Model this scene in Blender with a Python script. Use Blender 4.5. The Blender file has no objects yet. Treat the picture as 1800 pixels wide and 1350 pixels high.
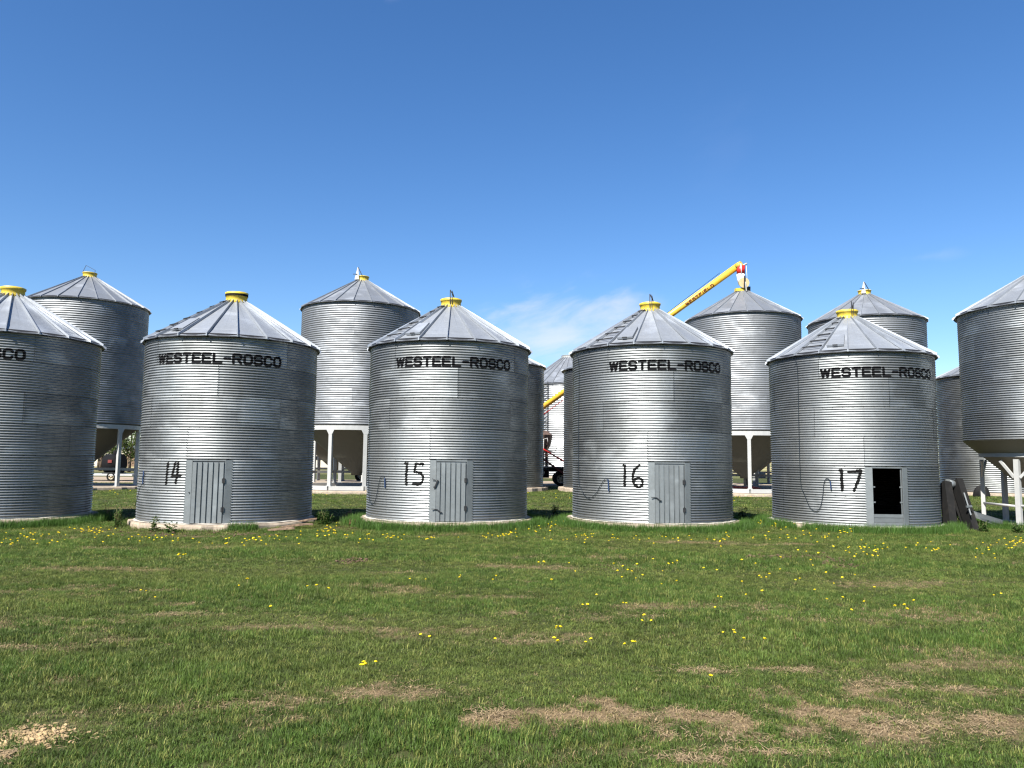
import bpy, bmesh, math, random
import numpy as np
from mathutils import Vector, Matrix

rnd = random.Random(7)
RNG = np.random.default_rng(11)
sc = bpy.context.scene
COL = sc.collection
rad = math.radians

# ------------------------------------------------------------------ camera, sky, sun, exposure
CAM_H = 1.75
TILT = 5.55
ROLL = 0.6
cam_d = bpy.data.cameras.new('camera')
cam_d.sensor_width = 36.0
cam_d.lens = 27.04
cam_d.clip_start = 0.05
cam_d.clip_end = 9000
cam = bpy.data.objects.new('camera', cam_d)
COL.objects.link(cam)
cam.matrix_world = (Matrix.Translation((0, 0, CAM_H)) @ Matrix.Rotation(rad(90 + TILT), 4, 'X')
                    @ Matrix.Rotation(rad(ROLL), 4, 'Z'))
sc.camera = cam

SUN_AZ = 31.0      # degrees left of straight behind the camera
SUN_EL = 46.0
world = bpy.data.worlds.new('World')
sc.world = world
world.use_nodes = True
wn = world.node_tree.nodes
wl = world.node_tree.links
bg = wn['Background']
sky = wn.new('ShaderNodeTexSky')
sky.sky_type = 'NISHITA'
sky.sun_disc = False
sky.sun_elevation = rad(SUN_EL)
sky.sun_rotation = rad(180 + SUN_AZ)
sky.altitude = 600
sky.air_density = 1.0
sky.dust_density = 0.6
sky.ozone_density = 3.0
bg.inputs[1].default_value = 0.052

sun_d = bpy.data.lights.new('sun', 'SUN')
sun_d.energy = 5.0
sun_d.angle = rad(0.55)
sun_d.color = (1.0, 0.955, 0.88)
sun = bpy.data.objects.new('sun', sun_d)
COL.objects.link(sun)
sdir = Vector((-math.sin(rad(SUN_AZ)) * math.cos(rad(SUN_EL)), -math.cos(rad(SUN_AZ)) * math.cos(rad(SUN_EL)), math.sin(rad(SUN_EL))))
sun.rotation_euler = (-sdir).to_track_quat('-Z', 'Y').to_euler()
sun.location = sdir * 60

sc.view_settings.view_transform = 'Standard'
sc.view_settings.look = 'None'
sc.view_settings.exposure = 1.5
sc.view_settings.gamma = 1.0
try:
    sc.view_settings.use_curve_mapping = False
except Exception:
    pass
sc.render.engine = 'CYCLES'
sc.cycles.filter_width = 1.25

# thin cloud in the sky, low behind the bins and two wisps higher up (by direction in the world)
def nd(t, **kw):
    n = wn.new(t)
    for k, v in kw.items():
        setattr(n, k, v)
    return n
def wmath(op, a, b=None, c=None, clamp=False):
    n = wn.new('ShaderNodeMath'); n.operation = op; n.use_clamp = clamp
    for i, v in enumerate((a, b, c)):
        if v is None: continue
        if isinstance(v, (int, float)): n.inputs[i].default_value = v
        else: wl.new(v, n.inputs[i])
    return n.outputs[0]
tc = nd('ShaderNodeTexCoord')
sep = nd('ShaderNodeSeparateXYZ'); wl.new(tc.outputs['Generated'], sep.inputs[0])
az_ = wmath('ARCTAN2', sep.outputs[0], sep.outputs[1])
el_ = wmath('ARCSINE', sep.outputs[2])
cmb = nd('ShaderNodeCombineXYZ'); wl.new(az_, cmb.inputs[0]); wl.new(wmath('SUBTRACT', wmath('MULTIPLY', el_, 2.2), wmath('MULTIPLY', az_, 0.55)), cmb.inputs[1])
nz = nd('ShaderNodeTexNoise'); nz.inputs['Scale'].default_value = 9.0; nz.inputs['Detail'].default_value = 7.0
nz.inputs['Roughness'].default_value = 0.55; nz.inputs['Distortion'].default_value = 0.35
wl.new(cmb.outputs[0], nz.inputs['Vector'])
def blob(a0, e0, wa, we, lo, hi, amp):
    dx = wmath('DIVIDE', wmath('SUBTRACT', az_, a0), wa)
    dy = wmath('DIVIDE', wmath('SUBTRACT', el_, e0), we)
    d = wmath('SQRT', wmath('ADD', wmath('MULTIPLY', dx, dx), wmath('MULTIPLY', dy, dy)))
    f = wmath('SUBTRACT', 1.0, d, clamp=True)
    v = wmath('ADD', nz.outputs[0], wmath('MULTIPLY', f, 0.42))
    mr = nd('ShaderNodeMapRange'); mr.interpolation_type = 'SMOOTHSTEP'
    wl.new(v, mr.inputs[0]); mr.inputs[1].default_value = lo; mr.inputs[2].default_value = hi; mr.inputs[3].default_value = 0; mr.inputs[4].default_value = amp
    return wmath('MULTIPLY', mr.outputs[0], wmath('MULTIPLY', f, 3.0, clamp=True))
m1 = blob(0.075, 0.165, 0.16, 0.085, 0.56, 0.98, 0.60)
m2 = blob(-0.17, 0.57, 0.03, 0.04, 0.7, 1.0, 0.10)
m3 = blob(0.505, 0.235, 0.07, 0.014, 0.62, 0.95, 0.1)
m4 = blob(0.27, 0.38, 0.10, 0.16, 0.66, 1.2, 0.02)
msum = wmath('ADD', wmath('ADD', m1, m2), wmath('ADD', m3, m4), clamp=True)
mix = nd('ShaderNodeMix'); mix.data_type = 'RGBA'
hs = nd('ShaderNodeHueSaturation'); hs.inputs['Hue'].default_value = 0.505; hs.inputs['Saturation'].default_value = 1.24; hs.inputs['Value'].default_value = 1.22
wl.new(sky.outputs[0], hs.inputs['Color'])
wl.new(msum, mix.inputs[0]); wl.new(hs.outputs[0], mix.inputs[6]); mix.inputs[7].default_value = (6.6, 6.6, 8.6, 1)
wl.new(mix.outputs[2], bg.inputs[0])

# ------------------------------------------------------------------ materials
def srgb(r, g, b):
    f = lambda c: (c / 255 / 12.92) if c / 255 <= 0.04045 else ((c / 255 + 0.055) / 1.055) ** 2.4
    return (f(r), f(g), f(b))
class Mat:
    def __init__(s, name):
        s.m = bpy.data.materials.new(name); s.m.use_nodes = True
        s.n = s.m.node_tree.nodes; s.l = s.m.node_tree.links
        s.b = s.n['Principled BSDF']
    def node(s, t, **kw):
        n = s.n.new(t)
        for k, v in kw.items(): setattr(n, k, v)
        return n
    def put(s, sock, v):
        if hasattr(v, 'is_linked') or hasattr(v, 'links'): s.l.new(v, sock)
        else: sock.default_value = v
    def math(s, op, a, b=None, clamp=False):
        n = s.node('ShaderNodeMath', operation=op, use_clamp=clamp)
        s.put(n.inputs[0], a)
        if b is not None: s.put(n.inputs[1], b)
        return n.outputs[0]
    def noise(s, scale, detail=4, rough=0.55, vec=None, out=0, stretch=None, seedobj=False):
        tcn = s.node('ShaderNodeTexCoord')
        v = tcn.outputs['Object'] if vec is None else vec
        if seedobj:
            oi = s.node('ShaderNodeObjectInfo')
            va = s.node('ShaderNodeVectorMath', operation='ADD')
            c = s.node('ShaderNodeCombineXYZ'); r = s.math('MULTIPLY', oi.outputs['Random'], 53.0)
            s.l.new(r, c.inputs[0]); s.l.new(r, c.inputs[2])
            s.l.new(v, va.inputs[0]); s.l.new(c.outputs[0], va.inputs[1]); v = va.outputs[0]
        if stretch:
            mp = s.node('ShaderNodeMapping'); mp.inputs['Scale'].default_value = stretch; s.l.new(v, mp.inputs['Vector']); v = mp.outputs[0]
        n = s.node('ShaderNodeTexNoise'); n.inputs['Scale'].default_value = scale; n.inputs['Detail'].default_value = detail; n.inputs['Roughness'].default_value = rough
        s.l.new(v, n.inputs['Vector'])
        return n.outputs[out]
    def ramp(s, f, stops):
        r = s.node('ShaderNodeValToRGB'); cr = r.color_ramp
        while len(cr.elements) < len(stops): cr.elements.new(0.5)
        for e, (p, c) in zip(cr.elements, stops):
            e.position = p; e.color = (*c, 1) if len(c) == 3 else c
        s.put(r.inputs[0], f); return r.outputs[0]
    def mix(s, f, a, b, mode='MIX'):
        n = s.node('ShaderNodeMix', data_type='RGBA', blend_type=mode)
        s.put(n.inputs[0], f)
        s.put(n.inputs[6], a if not isinstance(a, tuple) else (*a, 1)[:4]); s.put(n.inputs[7], b if not isinstance(b, tuple) else (*b, 1)[:4])
        return n.outputs[2]
    def range(s, f, a, b, c, d):
        n = s.node('ShaderNodeMapRange'); s.put(n.inputs[0], f)
        for i, v in enumerate((a, b, c, d)): n.inputs[i + 1].default_value = v
        return n.outputs[0]
    def set(s, **kw):
        for k, v in kw.items():
            nm = {'color': 'Base Color', 'rough': 'Roughness', 'metal': 'Metallic', 'spec': 'Specular IOR Level'}[k]
            if k == 'color' and isinstance(v, tuple): v = (*v, 1)[:4]
            s.put(s.b.inputs[nm], v)
        return s
    def bump(s, h, strength=0.3, dist=0.01):
        n = s.node('ShaderNodeBump'); n.inputs['Strength'].default_value = strength; n.inputs['Distance'].default_value = dist
        s.l.new(h, n.inputs['Height']); s.l.new(n.outputs[0], s.b.inputs['Normal']); return s

def galvanised(name, base, var, rough, metal, streak=0.25, dark=(0.13,0.13,0.115), inner=False):
    m = Mat(name)
    oi = m.node('ShaderNodeObjectInfo')
    k = m.range(oi.outputs['Random'], 0, 1, 1 - var, 1 + var)
    n1 = m.noise(1.3, 5, 0.6, seedobj=True)
    n2 = m.noise(14, 3, 0.6, seedobj=True)
    n3 = m.noise(2.2, 4, 0.6, stretch=(5, 5, 0.35), seedobj=True)      # rain streaks
    v = m.math('MULTIPLY', k, m.range(n1, 0.3, 0.72, 0.80, 1.18))  # blotchy tone, widened to imitate patchy cloud reflections
    v = m.math('MULTIPLY', v, m.range(n2, 0.3, 0.7, 0.93, 1.05))
    c = m.node('ShaderNodeVectorMath', operation='SCALE'); c.inputs[0].default_value = base; m.l.new(v, c.inputs['Scale'])
    col = m.mix(m.range(n3, 0.55, 0.75, 0, streak), c.outputs[0], dark)
    # pale patches painting sky reflections into the sheet colour
    n4 = m.noise(0.9, 3, 0.5, stretch=(1, 1, 1.6), seedobj=True)
    thr = m.range(oi.outputs['Random'], 0, 1, 0.10, -0.10)
    col = m.mix(m.range(m.math('ADD', n4, thr), 0.56, 0.70, 0, 0.42), col, tuple(min(1, x * 1.9) for x in base))
    if inner:      # dusty, dull inside of the sheets, with the interior's shade painted in
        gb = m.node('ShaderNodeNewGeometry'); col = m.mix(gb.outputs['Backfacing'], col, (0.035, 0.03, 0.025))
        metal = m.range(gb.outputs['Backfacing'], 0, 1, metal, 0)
    m.set(color=col, metal=metal, rough=m.range(n1, 0.3, 0.7, rough + 0.08, rough - 0.08))
    m.bump(m.noise(3.5, 3, 0.5, seedobj=True), 0.22, 0.02)
    return m.m
M = {}
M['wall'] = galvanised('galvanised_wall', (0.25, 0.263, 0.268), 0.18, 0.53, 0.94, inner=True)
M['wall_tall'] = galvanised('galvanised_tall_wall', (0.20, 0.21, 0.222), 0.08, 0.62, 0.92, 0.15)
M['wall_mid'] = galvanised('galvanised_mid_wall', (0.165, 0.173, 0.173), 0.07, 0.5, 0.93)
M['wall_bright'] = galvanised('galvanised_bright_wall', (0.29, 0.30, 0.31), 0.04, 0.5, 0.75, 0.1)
M['roof'] = galvanised('galvanised_roof', (0.265, 0.285, 0.31), 0.06, 0.46, 0.55, 0.2, (0.17,0.18,0.19))
M['roof_tall'] = galvanised('galvanised_tall_roof', (0.21, 0.225, 0.245), 0.04, 0.46, 0.55, 0.15, (0.15,0.16,0.17))
M['steel'] = galvanised('door_steel', (0.155, 0.17, 0.175), 0.06, 0.5, 0.5, 0.3, (0.13,0.135,0.13))

def plain(name, col, rough=0.6, metal=0.0, var=0.15, scale=6, grime=None, gk=0.5):
    m = Mat(name)
    n = m.noise(scale, 5, 0.6)
    c = m.mix(m.range(n, 0.3, 0.7, 0, 1), tuple(x * (1 - var) for x in col), tuple(min(1, x * (1 + var)) for x in col))
    if grime:
        g = m.noise(scale * 0.7, 6, 0.7, stretch=(1, 1, 0.5))
        c = m.mix(m.range(g, 0.52, 0.7, 0, gk), c, grime)
    m.set(color=c, rough=rough, metal=metal, spec=0.15 if rough > .7 else 0.4)
    return m.m
M['yellow'] = plain('yellow_paint', (0.46, 0.34, 0.035), 0.5, var=0.2, scale=9, grime=(0.20, 0.16, 0.07), gk=0.6)
M['yellow_tube'] = plain('yellow_tube_paint', (0.52, 0.31, 0.03), 0.4, var=0.14, scale=3, grime=(0.3, 0.2, 0.06), gk=0.4)
M['black'] = plain('black_paint', (0.004, 0.004, 0.005), 0.85, var=0.2)
M['spray'] = plain('black_spray_paint', (0.007, 0.007, 0.007), 0.9, var=0.3, scale=20)
M['rubber'] = plain('rubber', (0.008, 0.008, 0.008), 0.8, grime=(0.03, 0.026, 0.022), gk=0.5)
M['white'] = plain('white_paint', (0.30, 0.305, 0.30), 0.45, var=0.06, grime=(0.45, 0.42, 0.36), gk=0.35)
M['cone'] = plain('cone_paint_shaded', (0.066, 0.065, 0.052), 0.6, var=0.06, scale=2)  # greyish-white cones; the shade beneath the bins is put into this colour
M['cone_half_shaded'] = plain('cone_paint_half_shaded', (0.17, 0.165, 0.14), 0.6, var=0.06, scale=2)  # lighter copy for the near hopper, less shade put into it
M['concrete'] = plain('concrete', (0.258, 0.215, 0.168), 0.9, var=0.3, scale=9, grime=(0.26, 0.20, 0.14), gk=0.7)
M['mortar'] = plain('mortar', (0.324, 0.302, 0.265), 0.9, var=0.2, scale=12, grime=(0.35, 0.3, 0.24), gk=0.6)
M['red'] = plain('red_paint', (0.440, 0.020, 0.016), 0.4, var=0.15)
M['darkred'] = plain('dark_red_paint', (0.13, 0.022, 0.018), 0.5, var=0.2)
M['rust'] = plain('rusty_brown_steel', (0.10, 0.065, 0.05), 0.7, var=0.35, grime=(0.03, 0.025, 0.02), gk=0.6)
M['tan'] = plain('tan_lid_paint', (0.392, 0.294, 0.154), 0.5, var=0.12)
M['cream'] = plain('cream_rim_paint', (0.434, 0.364, 0.252), 0.5, var=0.15, grime=(0.25, 0.18, 0.1), gk=0.5)
M['cloth'] = plain('white_sock', (0.585, 0.555, 0.540), 0.7, var=0.05)
M['rope'] = plain('dark_rope', (0.010, 0.016, 0.022), 0.8)
M['blue'] = plain('blue_handle', (0.008, 0.025, 0.07), 0.5)
M['darkgrey'] = plain('dark_grey_steel', (0.017, 0.018, 0.020), 0.55, metal=0.2, var=0.3, grime=(0.04, 0.036, 0.032), gk=0.5)
M['oldwood'] = plain('old_wood', (0.16, 0.11, 0.075), 0.9, var=0.4, scale=14, grime=(0.05, 0.04, 0.03), gk=0.6)
M['palewood'] = plain('pale_wood', (0.294, 0.266, 0.224), 0.8, var=0.2)
M['orange'] = plain('orange_yellow_plastic', (0.562, 0.315, 0.060), 0.5)
M['yard'] = plain('yard_gravel', (0.245, 0.194, 0.144), 0.95, var=0.3, scale=1.2, grime=(0.2, 0.15, 0.11), gk=0.6)
M['bark'] = plain('bark', (0.10, 0.075, 0.055), 0.9, var=0.3)
M['tarp_red'] = plain('red_tarp', (0.420, 0.091, 0.056), 0.6)
M['straw'] = plain('straw_litter', (0.238, 0.175, 0.105), 0.9, var=0.35, scale=30)
M['woodchip'] = plain('wood_chip', (0.27, 0.195, 0.105), 0.85, var=0.35, scale=3)
M['soil'] = plain('dark_soil', (0.085, 0.058, 0.038), 0.95, var=0.4, scale=12)
M['barn'] = plain('pale_cream_siding', (0.420, 0.385, 0.315), 0.8, var=0.1)

def leafmat(name, c1, c2, trans=0.35, tint=True, rough=0.55):
    m = Mat(name)
    oi = m.node('ShaderNodeObjectInfo')
    n = m.noise(30, 2, 0.5)
    col = m.mix(m.range(n, 0.3, 0.7, 0, 1), c1, c2)
    if tint:
        at = m.node('ShaderNodeAttribute', attribute_type='INSTANCER', attribute_name='tint')
        col = m.mix(1.0, col, at.outputs['Color'], 'MULTIPLY')
    if tint:
        gi_ = m.node('ShaderNodeNewGeometry'); sv = m.node('ShaderNodeVectorMath', operation='SCALE'); m.l.new(col, sv.inputs[0]); m.l.new(m.range(gi_.outputs['Random Per Island'], 0, 1, 0.62, 1.45), sv.inputs['Scale']); col = sv.outputs[0]
    m.set(color=col, rough=rough, spec=0.25)
    tr = m.node('ShaderNodeBsdfTranslucent'); m.put(tr.inputs[0], col)
    ms = m.node('ShaderNodeMixShader'); ms.inputs[0].default_value = trans
    m.l.new(m.b.outputs[0], ms.inputs[1]); m.l.new(tr.outputs[0], ms.inputs[2])
    m.l.new(ms.outputs[0], m.n['Material Output'].inputs[0])
    return m.m
M['blade'] = leafmat('grass_blade', (0.85, 0.9, 0.8), (1.1, 1.1, 1.1))
M['leaf'] = leafmat('weed_leaf', (0.03, 0.07, 0.014), (0.06, 0.11, 0.024), tint=False)
M['treeleaf'] = leafmat('tree_leaf', (0.035, 0.06, 0.014), (0.08, 0.11, 0.024), tint=False)
M['petal'] = leafmat('dandelion_petal', (0.62, 0.45, 0.008), (0.75, 0.58, 0.012), trans=0.2, tint=False)
M['stem'] = leafmat('plant_stem', (0.14, 0.18, 0.05), (0.2, 0.16, 0.08), tint=False)
M['redstem'] = leafmat('dry_red_stem', (0.16, 0.07, 0.05), (0.24, 0.12, 0.07), tint=False)

# ------------------------------------------------------------------ helpers
def mesh_obj(name, me, parent=None, mat=None):
    if mat is not None and not me.materials: me.materials.append(mat)
    o = bpy.data.objects.new(name, me); COL.objects.link(o)
    if parent is not None: o.parent = parent
    return o
def tag(o, label=None, cat=None, group=None, kind=None):
    if label: o['label'] = label
    if cat: o['category'] = cat
    if group: o['group'] = group
    if kind: o['kind'] = kind
    return o
def empty(name, loc, rz=0, label=None, cat=None, group=None):
    o = bpy.data.objects.new(name, None); COL.objects.link(o)
    o.location = loc; o.rotation_euler = (0, 0, rz); o.empty_display_size = 0.3
    return tag(o, label, cat, group)
class MB:
    """collects vertices and faces into one mesh"""
    def __init__(s): s.v = []; s.f = []; s.sm = []
    def add(s, vs, fs, smooth=False):
        b = len(s.v); s.v += [tuple(p) for p in vs]; s.f += [tuple(b + i for i in f) for f in fs]; s.sm += [smooth] * len(fs); return s
    def box(s, c, d, m=None, taper=1.0):
        x, y, z = (q / 2 for q in d); vs = []
        for k, sz in ((1.0, -1), (taper, 1)):
            for sx, sy in ((-1, -1), (1, -1), (1, 1), (-1, 1)):
                p = Vector((sx * x * k, sy * y * k, sz * z))
                if m is not None: p = m @ p
                vs.append(p + Vector(c))
        return s.add(vs, [(3, 2, 1, 0), (4, 5, 6, 7), (0, 1, 5, 4), (1, 2, 6, 5), (2, 3, 7, 6), (3, 0, 4, 7)])
    def bar(s, a, b, w, h=None, up=(0, 0, 1)):
        a = Vector(a); b = Vector(b); h = h or w; d = b - a; L = d.length; d.normalize()
        u = Vector(up)
        if abs(d.dot(u)) > 0.98: u = Vector((0, 1, 0))
        sx = d.cross(u).normalized(); sy = sx.cross(d)
        m = Matrix((sx, sy, d)).transposed()
        return s.box((a + b) / 2, (w, h, L), m)
    def tube(s, pts, r, n=8, caps=True):
        pts = [Vector(p) for p in pts]; rs = r if isinstance(r, (list, tuple)) else [r] * len(pts)
        vs = []; prev = None
        for i, p in enumerate(pts):
            d = (pts[min(i + 1, len(pts) - 1)] - pts[max(i - 1, 0)]).normalized()
            if prev is None:
                u = Vector((0, 0, 1)) if abs(d.z) < 0.9 else Vector((1, 0, 0)); sx = d.cross(u).normalized()
            else:
                sx = (prev - d * prev.dot(d)).normalized()
            prev = sx; sy = d.cross(sx)
            for k in range(n):
                a = 2 * math.pi * k / n; vs.append(p + (sx * math.cos(a) + sy * math.sin(a)) * rs[i])
        fs = [(i * n + k, i * n + (k + 1) % n, (i + 1) * n + (k + 1) % n, (i + 1) * n + k) for i in range(len(pts) - 1) for k in range(n)]
        s.add(vs, fs, True)
        if caps:
            b = len(s.v) - len(vs)
            s.f += [tuple(b + k for k in reversed(range(n))), tuple(b + (len(pts) - 1) * n + k for k in range(n))]; s.sm += [False, False]
        return s
    def lathe(s, prof, n=32, c=(0, 0, 0), a0=0, a1=2 * math.pi, smooth=True):
        full = abs(a1 - a0 - 2 * math.pi) < 1e-6; cols = n if full else n + 1; vs = []
        for j in range(cols):
            a = a0 + (a1 - a0) * j / n
            for r, z in prof: vs.append((c[0] + r * math.sin(a), c[1] - r * math.cos(a), c[2] + z))
        k = len(prof); fs = []
        for j in range(n):
            j2 = (j + 1) % cols
            for i in range(k - 1): fs.append((j * k + i, j2 * k + i, j2 * k + i + 1, j * k + i + 1))
        return s.add(vs, fs, smooth)
    def mesh(s, name):
        me = bpy.data.meshes.new(name); me.from_pydata(s.v, [], s.f); me.validate()
        if len(me.polygons) == len(s.sm): me.polygons.foreach_set('use_smooth', s.sm)
        me.update(); return me
    def build(s, name, mat, parent=None):
        return mesh_obj(name, s.mesh(name), parent, mat)
def polar(r, a, z): return (r * math.sin(a), -r * math.cos(a), z)     # angle from the camera side (-Y), towards +X

# value noise for placing grass, wear and clutter
_h = RNG.random((256, 256))
def vnoise(x, y):
    x = np.asarray(x, float); y = np.asarray(y, float)
    xi = np.floor(x).astype(int); yi = np.floor(y).astype(int); fx = x - xi; fy = y - yi
    fx = fx * fx * (3 - 2 * fx); fy = fy * fy * (3 - 2 * fy)
    g = lambda a, b: _h[a & 255, b & 255]
    return (g(xi, yi) * (1 - fx) + g(xi + 1, yi) * fx) * (1 - fy) + (g(xi, yi + 1) * (1 - fx) + g(xi + 1, yi + 1) * fx) * fy
def fbm(x, y, o=4):
    t = 0; a = 0.5; s_ = 0
    for i in range(o):
        t = t + a * vnoise(x * 2 ** i + 17.3 * i, y * 2 ** i + 9.1 * i); s_ += a; a *= 0.55
    return t / s_
def sstep(a, b, x):
    t = np.clip((x - a) / (b - a), 0, 1); return t * t * (3 - 2 * t)

# positions of worn spots: measured as picture points, turned into points on the ground
_f = 1352.0
def ground_at(px, py, z=0.0):
    x = px - 900; y = py - 675; r = rad(ROLL); t = rad(TILT)
    x, y = x * math.cos(r) + y * math.sin(r), -x * math.sin(r) + y * math.cos(r)
    u = x / _f; v = -y / _f
    d = (u, math.cos(t) - v * math.sin(t), math.sin(t) + v * math.cos(t))
    k = (z - CAM_H) / d[2]
    return d[0] * k, d[1] * k
WORN = []   # X, Y, half width, half depth, strength, kind(0 straw,1 soil,2 dry soil)
for px, py, wx, wy, st, kd in [
    (1200, 1262, 250, 22, 1.0, 0), (1480, 1250, 190, 30, 1.0, 0), (1290, 1300, 150, 14, 0.7, 0), (1640, 1285, 130, 20, .5, 0),
    (720, 1222, 130, 22, 0.75, 0), (860, 1262, 40, 16, 0.8, 0), (440, 1240, 110, 16, 0.55, 0), (250, 1245, 70, 12, .4, 0),
    (1050, 1330, 90, 20, .4, 0), (1560, 1275, 60, 14, .6, 0), (1740, 1275, 70, 28, 0.55, 0), (1350, 1325, 120, 12, .5, 0),
    (1220, 1340, 70, 12, .5, 0), (1420, 982, 70, 8, 0.9, 1), (1340, 980, 50, 4, .6, 1), (1475, 992, 30, 8, .7, 1), (1570, 1027, 75, 9, 0.85, 2), (1700, 1025, 50, 8, .45, 2),
    (1350, 1072, 80, 8, 0.75, 2), (1440, 1092, 150, 8, 0.6, 2), (1620, 1080, 120, 12, 0.85, 2), (1100, 1085, 110, 7, .5, 2), (1010, 1070, 40, 8, .4, 2),
    (620, 989, 28, 5, .8, 1), (130, 1092, 80, 5, .6, 2), (310, 1082, 70, 5, .5, 2), (520, 1050, 60, 5, .45, 2), (640, 1088, 60, 6, .4, 2), (260, 1040, 60, 4, .5, 2),
    (890, 1081, 25, 4, .8, 2), (930, 1125, 80, 7, .55, 2), (700, 1120, 60, 6, .4, 2), (40, 1140, 50, 6, .5, 2), (130, 1140, 60, 8, .35, 2),
    (1240, 1180, 60, 8, .5, 2), (1400, 1180, 60, 8, .55, 2), (1560, 1205, 60, 10, .55, 2), (1690, 1215, 60, 8, .5, 2), (1770, 1160, 40, 12, .45, 2),
    (310, 940, 90, 6, .95, 1), (215, 932, 60, 7, .9, 1), (430, 941, 70, 4, .7, 1), (620, 928, 40, 5, .6, 1), (190, 910, 40, 8, .8, 1), (600, 915, 50, 6, .7, 1),
    (60, 1300, 85, 16, .7, 0), (10, 1330, 30, 14, .6, 0)]:
    X0, Y0 = ground_at(px, py); _, Ya = ground_at(px, py - wy); _, Yb = ground_at(px, py + wy)
    WORN.append((X0, Y0, wx * math.hypot(X0, Y0) / _f, (Ya - Yb) / 2, st, kd))
def worn(x, y):
    """0..1 wear and its kind at ground points"""
    x = np.asarray(x, float); y = np.asarray(y, float)
    w = np.zeros_like(x); soil = np.zeros_like(x)
    n = fbm(x * 1.7, y * 2.6, 4) - 0.5
    n2 = fbm(x * 7 + 31, y * 7, 3) - 0.5
    for X0, Y0, a, b, st, kd in WORN:
        d = np.sqrt(((x - X0) / a) ** 2 + ((y - Y0) / b) ** 2) + n * 2.6 + n2 * 2.8
        k = st * (0.74 if Y0 < 8 else 0.46) * (1 - sstep(0.35, 1.25, d))
        soil = np.where(k > w, kd == 1, soil); w = np.maximum(w, k)
    bg_ = sstep(0.60, 0.76, fbm(x * 0.55 + 5, y * 1.5 + 3, 4) + n2 * 0.15) * 0.42      # thin, tired streaks
    return np.maximum(w, bg_), soil
def lush(x, y):
    return sstep(0.30, 0.70, fbm(x * 0.22 + 40, y * 1.1 + 7, 3) * 0.75 + fbm(x * 1.3, y * 1.3, 3) * 0.25)

# ------------------------------------------------------------------ ground, yard, far field
def axis(parts):
    out = []
    for a, b, st in parts:
        n = max(1, int(round((b - a) / st))); out += list(np.linspace(a, b, n, endpoint=False))
    out.append(parts[-1][1]); return np.array(out)
xs = axis([(-4000, -400, 600), (-400, -60, 40), (-60, -20, 2), (-20, 22, 0.14), (22, 60, 2), (60, 400, 40), (400, 4000, 600)])
ys = axis([(-600, -40, 80), (-40, 2, 3), (2, 28, 0.14), (28, 70, 1.0), (70, 400, 22), (400, 6000, 700)])
gx, gy = np.meshgrid(xs, ys)
gz = (fbm(gx * 0.9, gy * 0.9, 3) - 0.5) * 0.05 + (fbm(gx * 4, gy * 4, 2) - 0.5) * 0.018
gz = gz * (1 - sstep(26, 30, gy)) * (1 - sstep(30, 50, np.abs(gx)))
def ground_z(x, y):
    z = (fbm(np.asarray(x) * 0.9, np.asarray(y) * 0.9, 3) - 0.5) * 0.05 + (fbm(np.asarray(x) * 4, np.asarray(y) * 4, 2) - 0.5) * 0.018
    return z * (1 - sstep(26, 30, np.asarray(y))) * (1 - sstep(30, 50, np.abs(x)))
ww, so = worn(gx, gy)
near = (1 - sstep(26, 30, gy)) * (1 - sstep(25, 40, np.abs(gx)))
verts = np.stack([gx.ravel(), gy.ravel(), gz.ravel()], 1)
nx, ny = len(xs), len(ys)
ii = (np.arange(ny - 1)[:, None] * nx + np.arange(nx - 1)[None, :]).ravel()
faces = np.stack([ii, ii + 1, ii + nx + 1, ii + nx], 1)
gme = bpy.data.meshes.new('ground')
gme.vertices.add(len(verts)); gme.vertices.foreach_set('co', verts.ravel())
gme.loops.add(faces.size); gme.loops.foreach_set('vertex_index', faces.ravel())
gme.polygons.add(len(faces)); gme.polygons.foreach_set('loop_start', np.arange(0, faces.size, 4)); gme.polygons.foreach_set('loop_total', np.full(len(faces), 4))
gme.update(); gme.validate()
for nm, arr in (('wear', ww * near), ('soil', so * near), ('lush', lush(gx, gy))):
    at = gme.attributes.new(nm, 'FLOAT', 'POINT'); at.data.foreach_set('value', arr.ravel().astype(np.float32))
gm = Mat('ground_soil_and_thatch')
aw = gm.node('ShaderNodeAttribute', attribute_name='wear'); asl = gm.node('ShaderNodeAttribute', attribute_name='soil')
geo = gm.node('ShaderNodeNewGeometry')
n1 = gm.noise(9, 6, 0.65, vec=geo.outputs['Position']); n2 = gm.noise(60, 4, 0.6, vec=geo.outputs['Position'])
n3 = gm.noise(0.5, 5, 0.6, vec=geo.outputs['Position'], stretch=(0.4, 1.6, 1))
green = gm.mix(gm.range(n1, 0.3, 0.7, 0, 1), (0.022, 0.028, 0.010), (0.046, 0.060, 0.018))
green = gm.mix(gm.range(n3, 0.45, 0.65, 0, 0.6), green, (0.065, 0.066, 0.025))
straw = gm.mix(gm.range(n2, 0.35, 0.65, 0, 1), (0.105, 0.072, 0.042), (0.235, 0.175, 0.105))
soilc = gm.mix(gm.range(n2, 0.35, 0.65, 0, 1), (0.07, 0.048, 0.033), (0.17, 0.115, 0.075))
dirt = gm.mix(asl.outputs['Fac'], straw, soilc)
wf = gm.math('ADD', gm.range(aw.outputs['Fac'], 0.15, 0.6, 0, 1), gm.range(n1, 0.3, 0.7, -0.25, 0.25), clamp=True)
col = gm.mix(wf, green, dirt)
sepn = gm.node('ShaderNodeSeparateXYZ'); gm.l.new(geo.outputs['Position'], sepn.inputs[0])
field = gm.mix(gm.range(gm.noise(0.05, 3, 0.5, vec=geo.outputs['Position'], stretch=(0.3, 1, 1)), 0.4, 0.6, 0, 1), (0.10, 0.12, 0.04), (0.34, 0.27, 0.15))
col = gm.mix(gm.range(sepn.outputs[1], 75, 95, 0, 1), col, field)
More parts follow.
